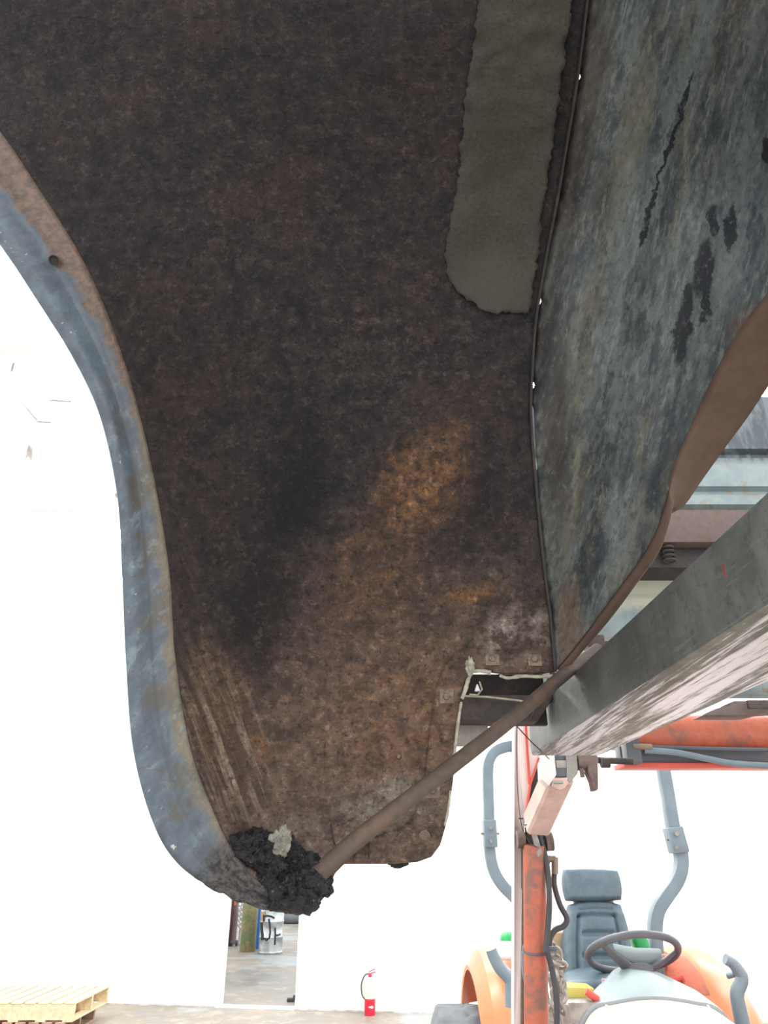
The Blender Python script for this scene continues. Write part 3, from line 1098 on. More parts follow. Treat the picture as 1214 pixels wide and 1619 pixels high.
# small stamped tab on the plate
for px, w in ((597, 13), (569, 7)):
    sheet('stamped_tab', [(px - w, 1324), (px + w, 1322), (px + w, 1353), (px - w, 1355)], Yskin, MAT_SKIN, fender, step=6, thick=0.005, off=0.0095, smooth=40)
bm = bmesh.new()
bmesh.ops.create_icosphere(bm, subdivisions=4, radius=1)
c = P(629, 1364, 1.26)
for v in bm.verts:
    n = 1 + 0.3 * mnoise.fractal(v.co * 2.5, 1, 2, 4)
    v.co = c + Vector((v.co.x * .016, v.co.y * .012, v.co.z * .008)) * n
obj('mud_crumb', bm, MAT_MUD, fender)
# sealant beads along the notch edge
for pts, r in (([(874, 1069), (850, 1070), (825, 1069), (803, 1072), (790, 1068)], .0032), ([(776, 1064), (762, 1061), (748, 1062), (741, 1072), (735, 1092), (730, 1105)], .0036),
               ([(729, 1110), (723, 1150), (719, 1185), (716, 1205)], .0028), ([(712, 1250), (708, 1280), (703, 1305)], .0022)):
    bm = bmesh.new()
    cc = catmull([(x, y, 0) for x, y in pts], 24)
    tube(bm, [P(q.x, q.y, Yskin(q.x, q.y) - .003) for q in cc], [r * (1 + .4 * mnoise.noise((q.x * .15, q.y * .15, 2))) for q in cc], 10)
    obj('sealant_bead', bm, MAT_SEALANT, fender, label='pale yellowed sealant bead on the notch edge')
bm = bmesh.new()
bmesh.ops.create_icosphere(bm, subdivisions=4, radius=1)
c = P(743, 1054, Yskin(743, 1054) - .008)
for v in bm.verts:
    n = 1 + .35 * mnoise.fractal(v.co * 2, 1, 2, 3)
    v.co = c + Vector((v.co.x * .008, v.co.y * .008, v.co.z * .017)) * n
obj('sealant_lump', bm, MAT_SEALANT, fender)

# brace rod
bm = bmesh.new()
rp = catmull([tuple(P(490, 1394, 1.03)), tuple(P(560, 1331, 1.065)), tuple(P(700, 1222, 1.115)), tuple(P(820, 1128, 1.2)), tuple(P(890, 1068, 1.27)), tuple(P(945, 1026, 1.34))], 40)
tube(bm, rp, [0.0122 - 0.0006 * (i / 39) + .0004 * mnoise.noise((i * .7, 0, 0)) for i in range(40)], 20)
obj('brace_rod', bm, MAT_ROD, fender, label='brown rusty brace rod running diagonally')
# hairline bent wire on the skin
bm = bmesh.new()
tube(bm, [P(x, y, Yskin(x, y) - .003) for x, y in ((523, 1303), (526, 1318), (528, 1330), (531, 1338))], .0011, 6)
obj('wire_end', bm, MAT_DARK, fender)

# packed mud in the tail
bm = bmesh.new()
blobs = [(496, 1399, 1.01, .017, .014, .013), (486, 1386, 1.015, .012, .012, .010), (382, 1340, 1.02, .024, .02, .017), (408, 1345, 1.03, .030, .025, .027), (440, 1362, 1.045, .030, .028, .030), (428, 1388, 1.03, .028, .022, .022),
         (470, 1385, 1.045, .028, .026, .028), (462, 1410, 1.015, .030, .024, .020), (482, 1424, 1.0, .020, .018, .014), (507, 1398, 1.05, .015, .018, .020),
         (412, 1322, 1.05, .012, .014, .013), (496, 1372, 1.06, .014, .018, .016), (452, 1428, 1.005, .026, .018, .010), (364, 1330, 1.01, .015, .014, .009), (515, 1408, 1.05, .010, .012, .011)]
for bi, (px, py, Y, rx, ry, rz) in enumerate(blobs):
    t = bmesh.new()
    bmesh.ops.create_icosphere(t, subdivisions=6 if rx > .022 else 5, radius=1)
    c = P(px, py, Y)
    for v in t.verts:
        d = v.co.normalized()
        w = c + Vector((d.x * rx, d.y * ry, d.z * rz)) * 0.9
        n = 0.75 + 0.42 * mnoise.fractal(w * 60, 1.0, 2.1, 5) + 0.28 * (1 - abs(mnoise.noise(w * 130))) + .1 * mnoise.noise(w * 330)
        v.co = c + Vector((d.x * rx, d.y * ry, d.z * rz)) * n
    merge(bm, t)
mud = obj('mud_clump', bm, MAT_MUD, None, smooth=60)
tag(mud, 'clump of black wet mud packed in the lower tail of the rusty fender', 'mud')
for k, (px, py, Y, s, lab) in enumerate(((444, 1332, 1.02, .017, 'grey clod of dried mud on top of the black clump'),)):
    bm = bmesh.new()
    bmesh.ops.create_icosphere(bm, subdivisions=5, radius=1)
    c = P(px, py, Y)
    for v in bm.verts:
        d = v.co.normalized()
        n = .85 + .35 * mnoise.fractal(d * 1.7 + Vector((4, 1, 2)), 1, 2, 4)
        v.co = c + Vector((d.x * s * .9, d.y * s * .7, d.z * s * 1.25)) * n
    tag(obj('mud_clod', bm, plain('dry_grey_mud', (0.21, 0.20, 0.16), .9, 0, .35, 60, .5), None), lab, 'mud')

# ------------------------------------------------------------------ truck body behind
body = thing('truck_bed', (0.8, 1.8, 2.0), 'pale blue ribbed truck body panel with brown cross member, behind the fork', 'truck body')
YP = 1.85


def zp(py, Y=YP): return P(607, py, Y).z


prof = [(628, 0), (632, -.01), (712, -.01), (716, .012), (722, .012), (728, -.012), (772, -.014), (776, .006), (781, .006), (786, -.012), (800, -.012), (806, .02), (938, .02), (946, -.02), (952, -.03), (1020, -.03), (1026, .0), (1060, 0), (1104, 0)]
rows = [[Vector((x, YP + dy, zp(py))) for x in (0.42, 0.8, 1.2, 2.0)] for py, dy in prof]
strip('ribbed_panel', rows, MAT_BLUE, body, None, 0.003, 30, label='chalky pale blue panel')
bm = bmesh.new()
y0 = 1.66
z1, z2 = P(1100, 806, y0).z, P(1100, 857, y0).z
prism(bm, [(0.40, y0, z1), (0.40, y0 + .11, z1), (0.40, y0 + .11, z1 - .012), (0.40, y0 + .012, z1 - .012), (0.40, y0 + .012, z2 + .01), (0.40, y0 + .11, z2 + .01), (0.40, y0 + .11, z2), (0.40, y0, z2)], (1.6, 0, 0), .002)
obj('cross_member', bm, MAT_MEMBER, body, label='brown channel cross member')
bm = bmesh.new()
box(bm, (1.2, y0 + .09, z2 - .028), (1.6, .1, .056), bevel=.004)
obj('lower_channel', bm, MAT_DARK, body)
bm = bmesh.new()
for k in range(5):
    torus(bm, P(1056, 873, 1.68) + Vector((0, 0, .012 * (k - 2))), .014, .003, Matrix.Identity(3), 20, 8)
obj('spring', bm, MAT_DARK, body)
# dark frame rail seen through the fender's notch
bm = bmesh.new()
yr = 1.52
a = P(690, 1062, yr); b = P(872, 1062, yr)
zt, zm, zb = P(780, 1066, yr).z, P(780, 1103, yr).z, P(780, 1146, yr).z
prism(bm, [(a.x, yr, zt), (a.x, yr + .02, zt), (a.x, yr + .02, zb), (a.x, yr, zb), (a.x, yr - .0, zm)], (b.x - a.x - .02, 0, 0))
prism(bm, [(a.x, yr - .05, zm - .004), (b.x - .01, yr - .05, zm - .004), (b.x - .05, yr - .05, zb), (a.x, yr - .05, zb)], (0, .05, 0), .002)
prism(bm, [(a.x, yr - .07, zt + .004), (b.x, yr - .07, zt + .004), (b.x, yr - .0, zt + .012), (a.x, yr, zt + .012)], (0, 0, .012), .002)
prism(bm, [(b.x - .07, yr - .055, zb + .002), (b.x - .012, yr - .055, zt), (b.x + .01, yr + .02, zt), (b.x - .05, yr + .02, zb + .002)], (.004, 0, 0))
obj('frame_rail', bm, MAT_DARK, body, label='dark grimy frame rail')
bm = bmesh.new()
tube(bm, [P(727, 1100, yr - .056), P(770, 1102, yr - .056), P(815, 1107, yr - .056), P(835, 1110, yr - .056)], .002, 8)
tube(bm, [P(742, 1098, yr - .06), P(755, 1099, yr - .06), P(762, 1090, yr - .06), P(758, 1078, yr - .05)], .0018, 8)
obj('thin_pipe', bm, MAT_SEALANT, body)
bm = bmesh.new(); lathe(bm, [(.006, 0), (.004, .006), (.0015, .014)], P(755, 1093, yr - .06), 10); obj('white_cap', bm, MAT_WHITE, body)
bm = bmesh.new()
box(bm, (P(745, 1160, yr).x, yr + .02, P(745, 1160, yr).z), (.075, .03, .045), bevel=.006); obj('rail_bracket', bm, MAT_GREYBR, body)
bm = bmesh.new()
a = P(940, 1026, 1.41); box(bm, a, (.035, .04, .05), bevel=.003)
box(bm, a + Vector((.03, 0, .006)), (.05, .03, .014), bevel=.002); obj('body_mount', bm, MAT_DARK, body)
bm = bmesh.new()
box(bm, P(914, 1046, 1.7), (.05, .02, .07), bevel=.003); obj('filler_block', bm, MAT_CREAM, body, label='cream block')
# brown angle along the bottom of the panel
bm = bmesh.new()
p0 = P(1105, 1132, 1.74); p1 = P(1240, 1131, 1.74)
prism(bm, [P(1112, 1131, 1.74), P(1190, 1131, 1.74), P(1214, 1125, 1.74), P(1330, 1120, 1.74), P(1330, 1108, 1.74), P(1160, 1108, 1.74), P(1150, 1117, 1.74), P(1135, 1119, 1.74)], (0, .07, 0), .003)
obj('bottom_angle', bm, MAT_MEMBER, body)
bm = bmesh.new()
box(bm, P(1260, 1114, 1.71), (.24, .01, .02), bevel=.002); obj('angle_strip', bm, MAT_DARK, body)

# ------------------------------------------------------------------ pallet fork
fork = thing('pallet_fork', (.43, 1.2, 1.9), 'long grey steel fork tine with scraped shiny underside, right of the fender', 'fork')
bm = bmesh.new()
xl, xr, zt, zb = .352, .517, 1.998, 1.902
prism(bm, [(xl, .12, zt), (xr, .12, zt), (xr, .12, zb), (xl, .12, zb)], (0, 1.63, 0), .006)
for v in bm.verts:
    v.co += Vector((0, 0, .0015 * mnoise.noise(v.co * 6)))
obj('tine', bm, MAT_FORK, fork)
bm = bmesh.new()
box(bm, (.424, 1.785, 1.955), (.12, .07, .07), bevel=.006)
obj('heel', bm, MAT_GREYBR, fork)
bm = bmesh.new()
q = P(1145, 902, 0)
Yf = .352 / ((1145 - 607) / FPX) * (CA - (809.5 - 902) / FPX * SA)
zf = P(1145, 902, Yf).z
prism(bm, [(.3519, Yf + a, zf + b) for a, b in ((-.003, -.008), (.001, -.006), (.003, .008), (-.001, .006))], (-.0006, 0, 0))
obj('red_mark', bm, plain('dull_red_mark', (.25, .05, .05), .6, 0, .4, 90), fork, label='small red paint mark')

# ------------------------------------------------------------------ tractor
CX = 1.07
tr = thing('tractor', (CX, 3.6, 0), 'orange compact loader tractor with slate roll bar and black seat, lifting the fork', 'tractor')


def part(name, bm, mat, parent=None, smooth=40, label=None):
    return obj(name, bm, mat, parent or tr, smooth, label)


# loader cross tube and channel
bm = bmesh.new()
a = P(985, 1160, 2.35); b = Vector((1.95, 2.35, a.z)); cyl(bm, a, b, .058, 32)
part('torque_tube', bm, MAT_ORANGE_DIRTY, label='round orange cross tube of the loader')
bm = bmesh.new()
z1 = P(1100, 1178, 2.3).z; z2 = P(1100, 1207, 2.3).z
prism(bm, [(P(985, 1190, 2.3).x, 2.33, z1), (1.95, 2.33, z1 + .01), (1.95, 2.33, z2 - .01), (P(985, 1190, 2.3).x, 2.33, z2)], (0, .05, 0), .002)
cg = part('hose_channel', bm, MAT_BLACKP)
bm = bmesh.new()
prism(bm, [(P(985, 1190, 2.28).x, 2.29, z2 + .002), (1.95, 2.29, z2 - .006), (1.95, 2.29, z2 - .016), (P(985, 1190, 2.28).x, 2.29, z2 - .012)], (0, .1, 0), .001)
part('channel_lip', bm, MAT_RED, cg)
bm = bmesh.new()
tube(bm, catmull([tuple(P(1010, 1181, 2.27)), tuple(P(1050, 1182, 2.27)), tuple(P(1120, 1184, 2.27)), tuple(P(1230, 1186, 2.27))], 20), .0065, 10)
part('hydraulic_hose', bm, MAT_BLACKP, cg)
bm = bmesh.new()
tube(bm, catmull([tuple(P(1018, 1186, 2.26)), tuple(P(1070, 1190, 2.26)), tuple(P(1120, 1200, 2.26)), tuple(P(1160, 1207, 2.26)), tuple(P(1240, 1212, 2.26))], 24), .0095, 10)
part('hydraulic_hose', bm, MAT_SLATE, cg)
bm = bmesh.new(); box(bm, P(998, 1188, 2.27), (.045, .05, .075), bevel=.004); part('hose_clamp', bm, MAT_BLACKP, cg)
bm = bmesh.new(); cyl(bm, P(1000, 1180, 2.25), P(1030, 1181, 2.25), .009, 12); part('hose_fitting', bm, MAT_BRASS, cg)

# carriage brackets under the fork heel
car = bmesh.new()
Yc = 2.0
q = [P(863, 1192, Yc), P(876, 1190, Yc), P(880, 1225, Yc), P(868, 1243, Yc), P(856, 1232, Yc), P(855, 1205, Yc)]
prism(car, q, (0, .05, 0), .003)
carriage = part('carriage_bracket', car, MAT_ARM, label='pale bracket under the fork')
for (x0, x1, y0_, y1_, dd, mt, nm) in ((876, 897, 1192, 1206, .03, MAT_BLACKP, 'bracket_block'), (876, 897, 1214, 1229, .02, MAT_BLACKP, 'bracket_block'), (877, 898, 1203, 1217, .02, MAT_STEEL, 'bracket_roller')):
    bm = bmesh.new(); a = P(x0, y0_, Yc + dd); b = P(x1, y1_, Yc + dd)
    box(bm, (a + b) / 2, (b.x - a.x, .03, a.z - b.z), bevel=.002); part(nm, bm, mt, carriage)
bm = bmesh.new()
prism(bm, [P(874, 1230, Yc), P(898, 1229, Yc), P(900, 1236, Yc), P(893, 1246, Yc), P(884, 1249, Yc), P(872, 1243, Yc)], (0, .05, 0), .002)
part('bracket_foot', bm, MAT_LINK, carriage)
bm = bmesh.new(); cyl(bm, P(875, 1237, Yc - .01), P(890, 1237, Yc - .01), .004, 10); part('bracket_pin', bm, MAT_STEEL, carriage)
bm = bmesh.new()
prism(bm, [P(896, 1192, Yc), P(912, 1192, Yc), P(914, 1222, Yc), P(902, 1237, Yc), P(896, 1236, Yc)], (0, .045, 0), .002)
part('bracket_plate', bm, MAT_GREYBR, carriage)
bm = bmesh.new(); cyl(bm, P(912, 1205, Yc + .02), P(935, 1205, Yc + .02), .022, 20); part('bracket_bush', bm, MAT_PINBR, carriage)
bm = bmesh.new(); cyl(bm, P(919, 1215, Yc), P(921, 1229, Yc), .006, 12); part('grease_nipple', bm, MAT_PINBR, carriage)
bm = bmesh.new()
prism(bm, [P(931, 1194, Yc), P(945, 1194, Yc), P(946, 1246, Yc), P(944, 1250, Yc), P(939, 1250, Yc), P(936, 1236, Yc), P(929, 1220, Yc)], (0, .04, 0), .002)
part('hook_plate', bm, MAT_PINBR, carriage)
bm = bmesh.new(); cyl(bm, P(945, 1202, Yc + .1), P(1000, 1204, Yc + .1), .009, 12); cyl(bm, P(950, 1206, Yc + .09), P(963, 1206, Yc + .09), .014, 12)
part('latch_rod', bm, MAT_DARK, carriage)

# loader boom, near side: blown-out face painted pale, with red edges
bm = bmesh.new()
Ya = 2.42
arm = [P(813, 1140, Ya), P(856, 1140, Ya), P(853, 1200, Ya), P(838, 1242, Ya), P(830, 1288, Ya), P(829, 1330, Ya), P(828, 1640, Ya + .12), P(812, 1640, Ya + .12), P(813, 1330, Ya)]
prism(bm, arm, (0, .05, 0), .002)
boom = part('loader_arm', bm, MAT_ARM, label='loader arm painted a blown-out pale tone')
bm = bmesh.new()
tube(bm, [P(831, 1145, Ya - .01), P(833, 1180, Ya - .01), P(837, 1240, Ya - .01)], .0045, 8)
tube(bm, [P(852, 1198, Ya - .01), P(838, 1240, Ya - .01), P(832, 1282, Ya - .01)], .004, 8)
part('arm_edge', bm, MAT_RED, boom)
bm = bmesh.new()
prism(bm, [P(827, 1340, Ya - .012), P(831.5, 1340, Ya - .012), P(834, 1640, Ya + .1), P(824, 1640, Ya + .1)], (0, .04, 0), .001)
part('arm_inner_edge', bm, MAT_PINBR, boom)
bm = bmesh.new()
prism(bm, [P(838, 1242, Ya + .03), P(855, 1202, Ya + .03), P(858, 1300, Ya + .03), P(830, 1300, Ya + .03)], (0, .02, 0))
part('arm_gusset', bm, MAT_DARK, boom)
bm = bmesh.new(); tube(bm, [P(884, 1222, 2.1), P(848, 1303, 2.32)], .036, 8, square=True, up=Vector((1, 0, 0)))
lk = part('knuckle_link', bm, MAT_LINK, boom, label='pale salmon knuckle link')
bm = bmesh.new(); prism(bm, [P(831, 1303, 2.3), P(858, 1307, 2.3), P(861, 1295, 2.3), P(855, 1310, 2.3), P(836, 1311, 2.3)], (0, .03, 0)); part('link_end', bm, MAT_PINBR, boom)
bm = bmesh.new()
cyl(bm, P(817, 1327, Ya - .02), P(829, 1327, Ya - .02), .026, 20); cyl(bm, P(862, 1331, Ya - .02), P(873, 1330, Ya - .02), .027, 20)
cyl(bm, P(829, 1327, Ya), P(862, 1331, Ya), .014, 14)
part('pivot_pin', bm, MAT_PINBR, boom)
bm = bmesh.new()
prism(bm, [P(832, 1308, Ya - .03), P(862, 1280, Ya - .03), P(866, 1345, Ya - .03), P(852, 1362, Ya - .03), P(834, 1346, Ya - .03)], (0, .03, 0), .002)
part('knuckle_plate', bm, MAT_DARK, boom)
bm = bmesh.new()
prism(bm, [P(838, 1308, Ya - .06), P(844, 1308, Ya - .06), P(852, 1328, Ya - .06), P(858, 1350, Ya - .06), P(850, 1356, Ya - .06)], (0, .015, 0), .002)
part('hose_guard', bm, MAT_STEEL, boom)
bm = bmesh.new()
tube(bm, [P(844, 1335, Ya - .03), P(846, 1480, Ya + .02), P(848, 1640, Ya + .08)], [.0335, .0345, .036], 28)
cb = part('boom_cylinder', bm, MAT_ORANGE_DIRTY, label='round grimy orange boom tube')
bm = bmesh.new(); torus(bm, P(847, 1504, Ya + .028), .036, .0032, Matrix.Rotation(.15, 3, 'X'), 30, 8); box(bm, P(872, 1500, Ya - .02), (.03, .012, .012), bevel=.002); part('cable_tie', bm, MAT_BLACKP, cb)
bm = bmesh.new()
tube(bm, catmull([tuple(P(x, y, 2.38)) for x, y in ((853, 1322), (861, 1350), (867, 1390), (868, 1440), (864, 1490), (863, 1505))], 30), .0085, 12)
tube(bm, catmull([tuple(P(x, y, 2.40)) for x, y in ((864, 1500), (873, 1535), (880, 1580), (880, 1640))], 24), .0085, 12)
part('loader_hose', bm, MAT_RUBBER, cb)
bm = bmesh.new()
tube(bm, catmull([tuple(P(x, y, 2.45)) for x, y in ((877, 1372), (876, 1398), (885, 1430), (896, 1452), (891, 1464), (878, 1470), (870, 1482), (868, 1496))], 36), .0085, 12)
part('loader_hose', bm, MAT_RUBBER, cb)
bm = bmesh.new()
tube(bm, [P(862, 1358, 2.44), P(878, 1358, 2.44)], .010, 12); tube(bm, [P(877, 1355, 2.44), P(877, 1382, 2.44)], .0105, 12)
tube(bm, [P(863, 1352, 2.44), P(863, 1366, 2.44)], .013, 8)
part('hose_elbow', bm, MAT_BRASS, cb)
bm = bmesh.new()
tube(bm, catmull([tuple(P(x, y, Ya + .05)) for x, y in ((832, 1480), (828, 1500), (827, 1530), (833, 1560))], 16), .006, 8); part('grey_cable', bm, MAT_SLATE, cb)
# far-side arm
bm = bmesh.new()
x2 = 2 * CX - P(822, 1300, Ya).x
prism(bm, [(x2, Ya, 1.97), (x2, Ya + .12, 1.97), (x2, 3.05, .95), (x2, 2.92, .95)], (.06, 0, 0), .004)
part('loader_arm', bm, MAT_ORANGE)
for sx in (-1, 1):
    xx = CX + sx * .55
    bm = bmesh.new(); prism(bm, [(xx, 2.62, 1.15), (xx, 2.85, 1.15), (xx, 2.95, .35), (xx, 2.72, .35)], (.06, 0, 0), .004); part('loader_mast', bm, MAT_ORANGE)

# linkage clutter beside the boom
bm = bmesh.new()
rnd = random.Random(3)
Yl = 3.0
for k in range(7):
    px = 872 + rnd.uniform(-4, 14); py = 1500 + k * 17
    F = Matrix.Rotation(rnd.uniform(0, 3), 3, 'Y') @ Matrix.Rotation(rnd.uniform(0.6, 1.4), 3, 'X')
    torus(bm, P(px, py, Yl), .021, .006, F, 20, 8)
    torus(bm, P(px + 7, py + 8, Yl), .021, .006, Matrix.Rotation(rnd.uniform(0, 3), 3, 'Z') @ F, 20, 8)
part('chain', bm, MAT_STEEL, label='steel chain hanging beside the boom')
bm = bmesh.new()
for (x0, y0_, x1, y1_) in ((868, 1540, 888, 1619), (860, 1560, 878, 1640), (885, 1530, 892, 1580), (866, 1590, 890, 1600)):
    tube(bm, [P(x0, y0_, Yl + .06), P(x1, y1_, Yl + .06)], .011, 10)
box(bm, P(880, 1610, Yl + .1), (.09, .08, .1), bevel=.01)
part('control_linkage', bm, MAT_STEEL)

# hood and dash
def section(yc, hw, zt, zb, rc, crown=.02, n=10):
    pts = []
    pts.append(Vector((CX - hw, yc, zb)))
    for k in range(n + 1):
        a = math.pi - (math.pi / 2) * k / n
        pts.append(Vector((CX - hw + rc + rc * math.cos(a), yc, zt - rc + rc * math.sin(a))))
    for k in range(1, 8):
        t = k / 8
        x = CX - hw + rc + (2 * hw - 2 * rc) * t
        pts.append(Vector((x, yc, zt + crown * math.sin(math.pi * t))))
    for k in range(n + 1):
        a = math.pi / 2 - (math.pi / 2) * k / n
        pts.append(Vector((CX + hw - rc + rc * math.cos(a), yc, zt - rc + rc * math.sin(a))))
    pts.append(Vector((CX + hw, yc, zb)))
    return pts


def loft(bm, secs, closed=True):
    g = [[bm.verts.new(p) for p in s] for s in secs]
    for i in range(len(g) - 1):
        m_ = len(g[i])
        for j in range(m_ if closed else m_ - 1):
            bm.faces.new((g[i][j], g[i + 1][j], g[i + 1][(j + 1) % m_], g[i][(j + 1) % m_]))
    bm.faces.new(g[0]); bm.faces.new(g[-1][::-1])
    bmesh.ops.recalc_face_normals(bm, faces=bm.faces[:])
    return bm


bm = bmesh.new()
loft(bm, [section(2.50, .26, .98, .62, .10), section(2.56, .28, 1.04, .62, .11), section(2.8, .29, 1.085, .62, .12), section(3.1, .30, 1.125, .62, .12), section(3.33, .30, 1.145, .62, .12)])
hood = part('hood', bm, MAT_HOOD, label='hood painted a blown-out pink-white')
bm = bmesh.new()
for sx in (-1, 1):
    tube(bm, [Vector((CX + sx * .10, 2.7, 1.093)), Vector((CX + sx * .12, 3.0, 1.133)), Vector((CX + sx * .16, 3.16, 1.148)), Vector((CX + sx * .2, 3.3, 1.15))], .004, 8)
part('hood_crease', bm, MAT_HOOD, hood)
bm = bmesh.new()
loft(bm, [section(3.335, .312, 1.156, .62, .125), section(3.36, .312, 1.165, .62, .13), section(3.42, .28, 1.20, .62, .14, .03), section(3.50, .17, 1.235, .7, .1, .02), section(3.56, .12, 1.245, .75, .08, .01)])
part('dash_cowl', bm, MAT_COWL, label='pale grey dash cowl behind the hood')

# steering wheel
tilt = math.radians(27)
F = Matrix.Rotation(-tilt, 3, 'X')          # front rim raised
wc = P(1000, 1507, 3.57)
nrm = F @ Vector((0, 0, 1))
bm = bmesh.new(); torus(bm, wc, .192, .0155, F, 72, 14)
sw = part('steering_wheel', bm, MAT_BLACKP, label='dark steering wheel')
hub = wc - nrm * .085
for ang in (214, 352):
    a = math.radians(ang)
    e = wc + F @ Vector((.185 * math.cos(a), .185 * math.sin(a), 0))
    h0 = hub + F @ Vector((.04 * math.cos(a), .04 * math.sin(a), .012))
    bm = bmesh.new()
    tube(bm, [e, e.lerp(h0, .45) - nrm * .006, h0], [.016, .022, .034], 14, flat=.45, up=nrm)
    part('spoke', bm, MAT_BLACKP, sw)
bm = bmesh.new()
pd = [wc + F @ Vector((x, y, z)) for x, y, z in ((-.105, -.085, -.012), (.0, -.06, -.02), (.12, -.03, -.012), (.07, .0, -.06), (.0, .02, -.085), (-.05, -.01, -.07))]
prism(bm, pd, nrm * .022, .006)
part('centre_pad', bm, MAT_COWL, sw, label='pale grey centre pad')
bm = bmesh.new()
lathe(bm, [(.045, -.10), (.052, -.06), (.056, -.03), (.066, .0), (.072, .02), (.055, .03), (.02, .033)], hub, 32, nrm)
part('hub', bm, MAT_BLACKP, sw)

# seat
def cushion(name, corners, bulge, thick, mat, parent, grooves=None, nu=36, nv=44, rad=.22, label=None):
    """padded panel: bl, br, tr_, tl corners, bulging toward the front (-y)"""
    bl, br, tr_, tl = [Vector(c) for c in corners]
    bm = bmesh.new()
    nrm = (br - bl).cross(tl - bl).normalized()
    if nrm.y > 0: nrm = -nrm
    front, back = [], []
    for j in range(nv + 1):
        fr, bk = [], []
        for i in range(nu + 1):
            u, v = 2 * i / nu - 1, 2 * j / nv - 1
            # rounded square map
            x = u * math.sqrt(max(0, 1 - rad * v * v)); y = v * math.sqrt(max(0, 1 - rad * u * u))
            p = bl.lerp(br, (x + 1) / 2).lerp(tl.lerp(tr_, (x + 1) / 2), (y + 1) / 2)
            e = min(1 - abs(u), 1 - abs(v))
            dome = math.sqrt(max(0, 1 - (1 - min(1, e / .22)) ** 2))
            h = thick * dome + bulge * (1 - u * u) * (1 - v * v)
            if grooves: h += grooves(u, v)
            fr.append(bm.verts.new(p + nrm * h)); bk.append(bm.verts.new(p - nrm * thick * .6 * dome))
        front.append(fr); back.append(bk)
    for g, fl in ((front, False), (back, True)):
        for j in range(nv):
            for i in range(nu):
                f = (g[j][i], g[j][i + 1], g[j + 1][i + 1], g[j + 1][i])
                bm.faces.new(f if not fl else f[::-1])
    bmesh.ops.remove_doubles(bm, verts=bm.verts[:], dist=1e-5)
    bmesh.ops.recalc_face_normals(bm, faces=bm.faces[:])
    return part(name, bm, mat, parent, 80, label)


def back_grooves(u, v):
    h = 0
    def g(d, w): return math.exp(-(d / w) ** 2)
    inside = abs(u) < .62 and -.98 < v < .60
    h -= .018 * g(abs(u) - .60, .06) * (1 if v < .62 else 0)
    h -= .018 * g(v - .60, .05) * (1 if abs(u) < .62 else 0)
    if abs(u) < .5:
        h -= .018 * g(v - .12, .06) + .018 * g(v + .42, .06)
    h -= .016 * g(v - .80, .08) * (1 if abs(u) < .6 else .4)
    return h


Ys = 3.92
seatc = [P(884, 1580, 3.62), P(1010, 1572, 3.62), P(1004, 1545, 3.95), P(886, 1548, 3.95)]
bmx = None
seat = cushion('seat', seatc, .02, .05, MAT_VINYL, tr, None, 24, 24, label='blue-black vinyl seat')
cushion('backrest', [P(884, 1556, Ys - .04), P(1010, 1556, Ys - .04), P(984, 1424, Ys + .06), P(892, 1424, Ys + .06)], .015, .05, MAT_VINYL, seat, back_grooves)
cushion('headrest', [P(890, 1427, Ys + .03), P(986, 1425, Ys + .03), P(979, 1375, Ys + .06), P(886, 1373, Ys + .06)], .012, .045, MAT_VINYL, seat, None, 28, 22, .16)
bm = bmesh.new(); box(bm, P(938, 1428, Ys + .08), (.2, .02, .06), bevel=.004); part('headrest_bracket', bm, MAT_CARD, seat)
bm = bmesh.new(); box(bm, P(955, 1544, 3.74), (.11, .035, .022), Matrix.Rotation(-.35, 3, 'Y'), .006); part('belt_buckle', bm, MAT_BLACKP, seat)
bm = bmesh.new(); tube(bm, [P(895, 1562, 3.66), P(915, 1566, 3.62), P(935, 1572, 3.6)], .008, 8, flat=.3); part('seat_belt', bm, MAT_COWL, seat)

# roll bar
def rops_side(pts, Y):
    return [tuple(P(x, y, Y)) for x, y in pts]


YR = 4.15
left = rops_side([(850, 1462), (832, 1440), (812, 1418), (793, 1398), (780, 1375), (774, 1345), (773, 1318), (772, 1270), (771, 1225), (773, 1203), (783, 1188), (800, 1181), (812, 1180)], YR)
right = rops_side([(1040, 1180), (1046, 1205), (1055, 1255), (1064, 1310), (1075, 1345), (1076, 1372), (1068, 1395), (1052, 1418), (1039, 1440), (1035, 1470), (1038, 1520), (1044, 1575)], YR)
bm = bmesh.new()
tube(bm, catmull(left, 50), .029, 12, square=True, up=Vector((0, 1, 0)))
rb = part('roll_bar', bm, MAT_SLATE, label='slate grey folding roll bar')
bm = bmesh.new(); tube(bm, catmull(right, 50), .033, 12, square=True, up=Vector((0, 1, 0))); part('roll_bar_post', bm, MAT_SLATE, rb)
bm = bmesh.new(); tube(bm, [P(812, 1180, YR), P(930, 1176, YR), P(1040, 1180, YR)], .029, 12, square=True, up=Vector((0, 1, 0))); part('roll_bar_top', bm, MAT_SLATE, rb)
for (px, py, w, h, tl) in ((774, 1318, .068, .135, -.0), (1068, 1328, .085, .125, -.12)):
    bm = bmesh.new(); box(bm, P(px, py, YR - .01), (w, .09, h), Matrix.Rotation(tl, 3, 'Y'), .006); br_ = part('hinge_bracket', bm, MAT_SLATE, rb)
    bm = bmesh.new(); cyl(bm, P(px - 14, py, YR - .02), P(px + 15, py, YR - .02), .006, 8)
    cyl(bm, P(px + 2, py - 10, YR - .08), P(px + 2, py - 10, YR - .05), .011, 10); cyl(bm, P(px + 2, py + 12, YR - .08), P(px + 2, py + 12, YR - .05), .008, 10)
    part('hinge_pin', bm, MAT_STEEL, rb)
bm = bmesh.new(); lathe(bm, [(.075, 0), (.075, .012), (.05, .03), (.01, .034)], P(810, 1178, YR - .03), 24, Vector((1, 0, 0))); part('lamp_disc', bm, MAT_COWL, rb)

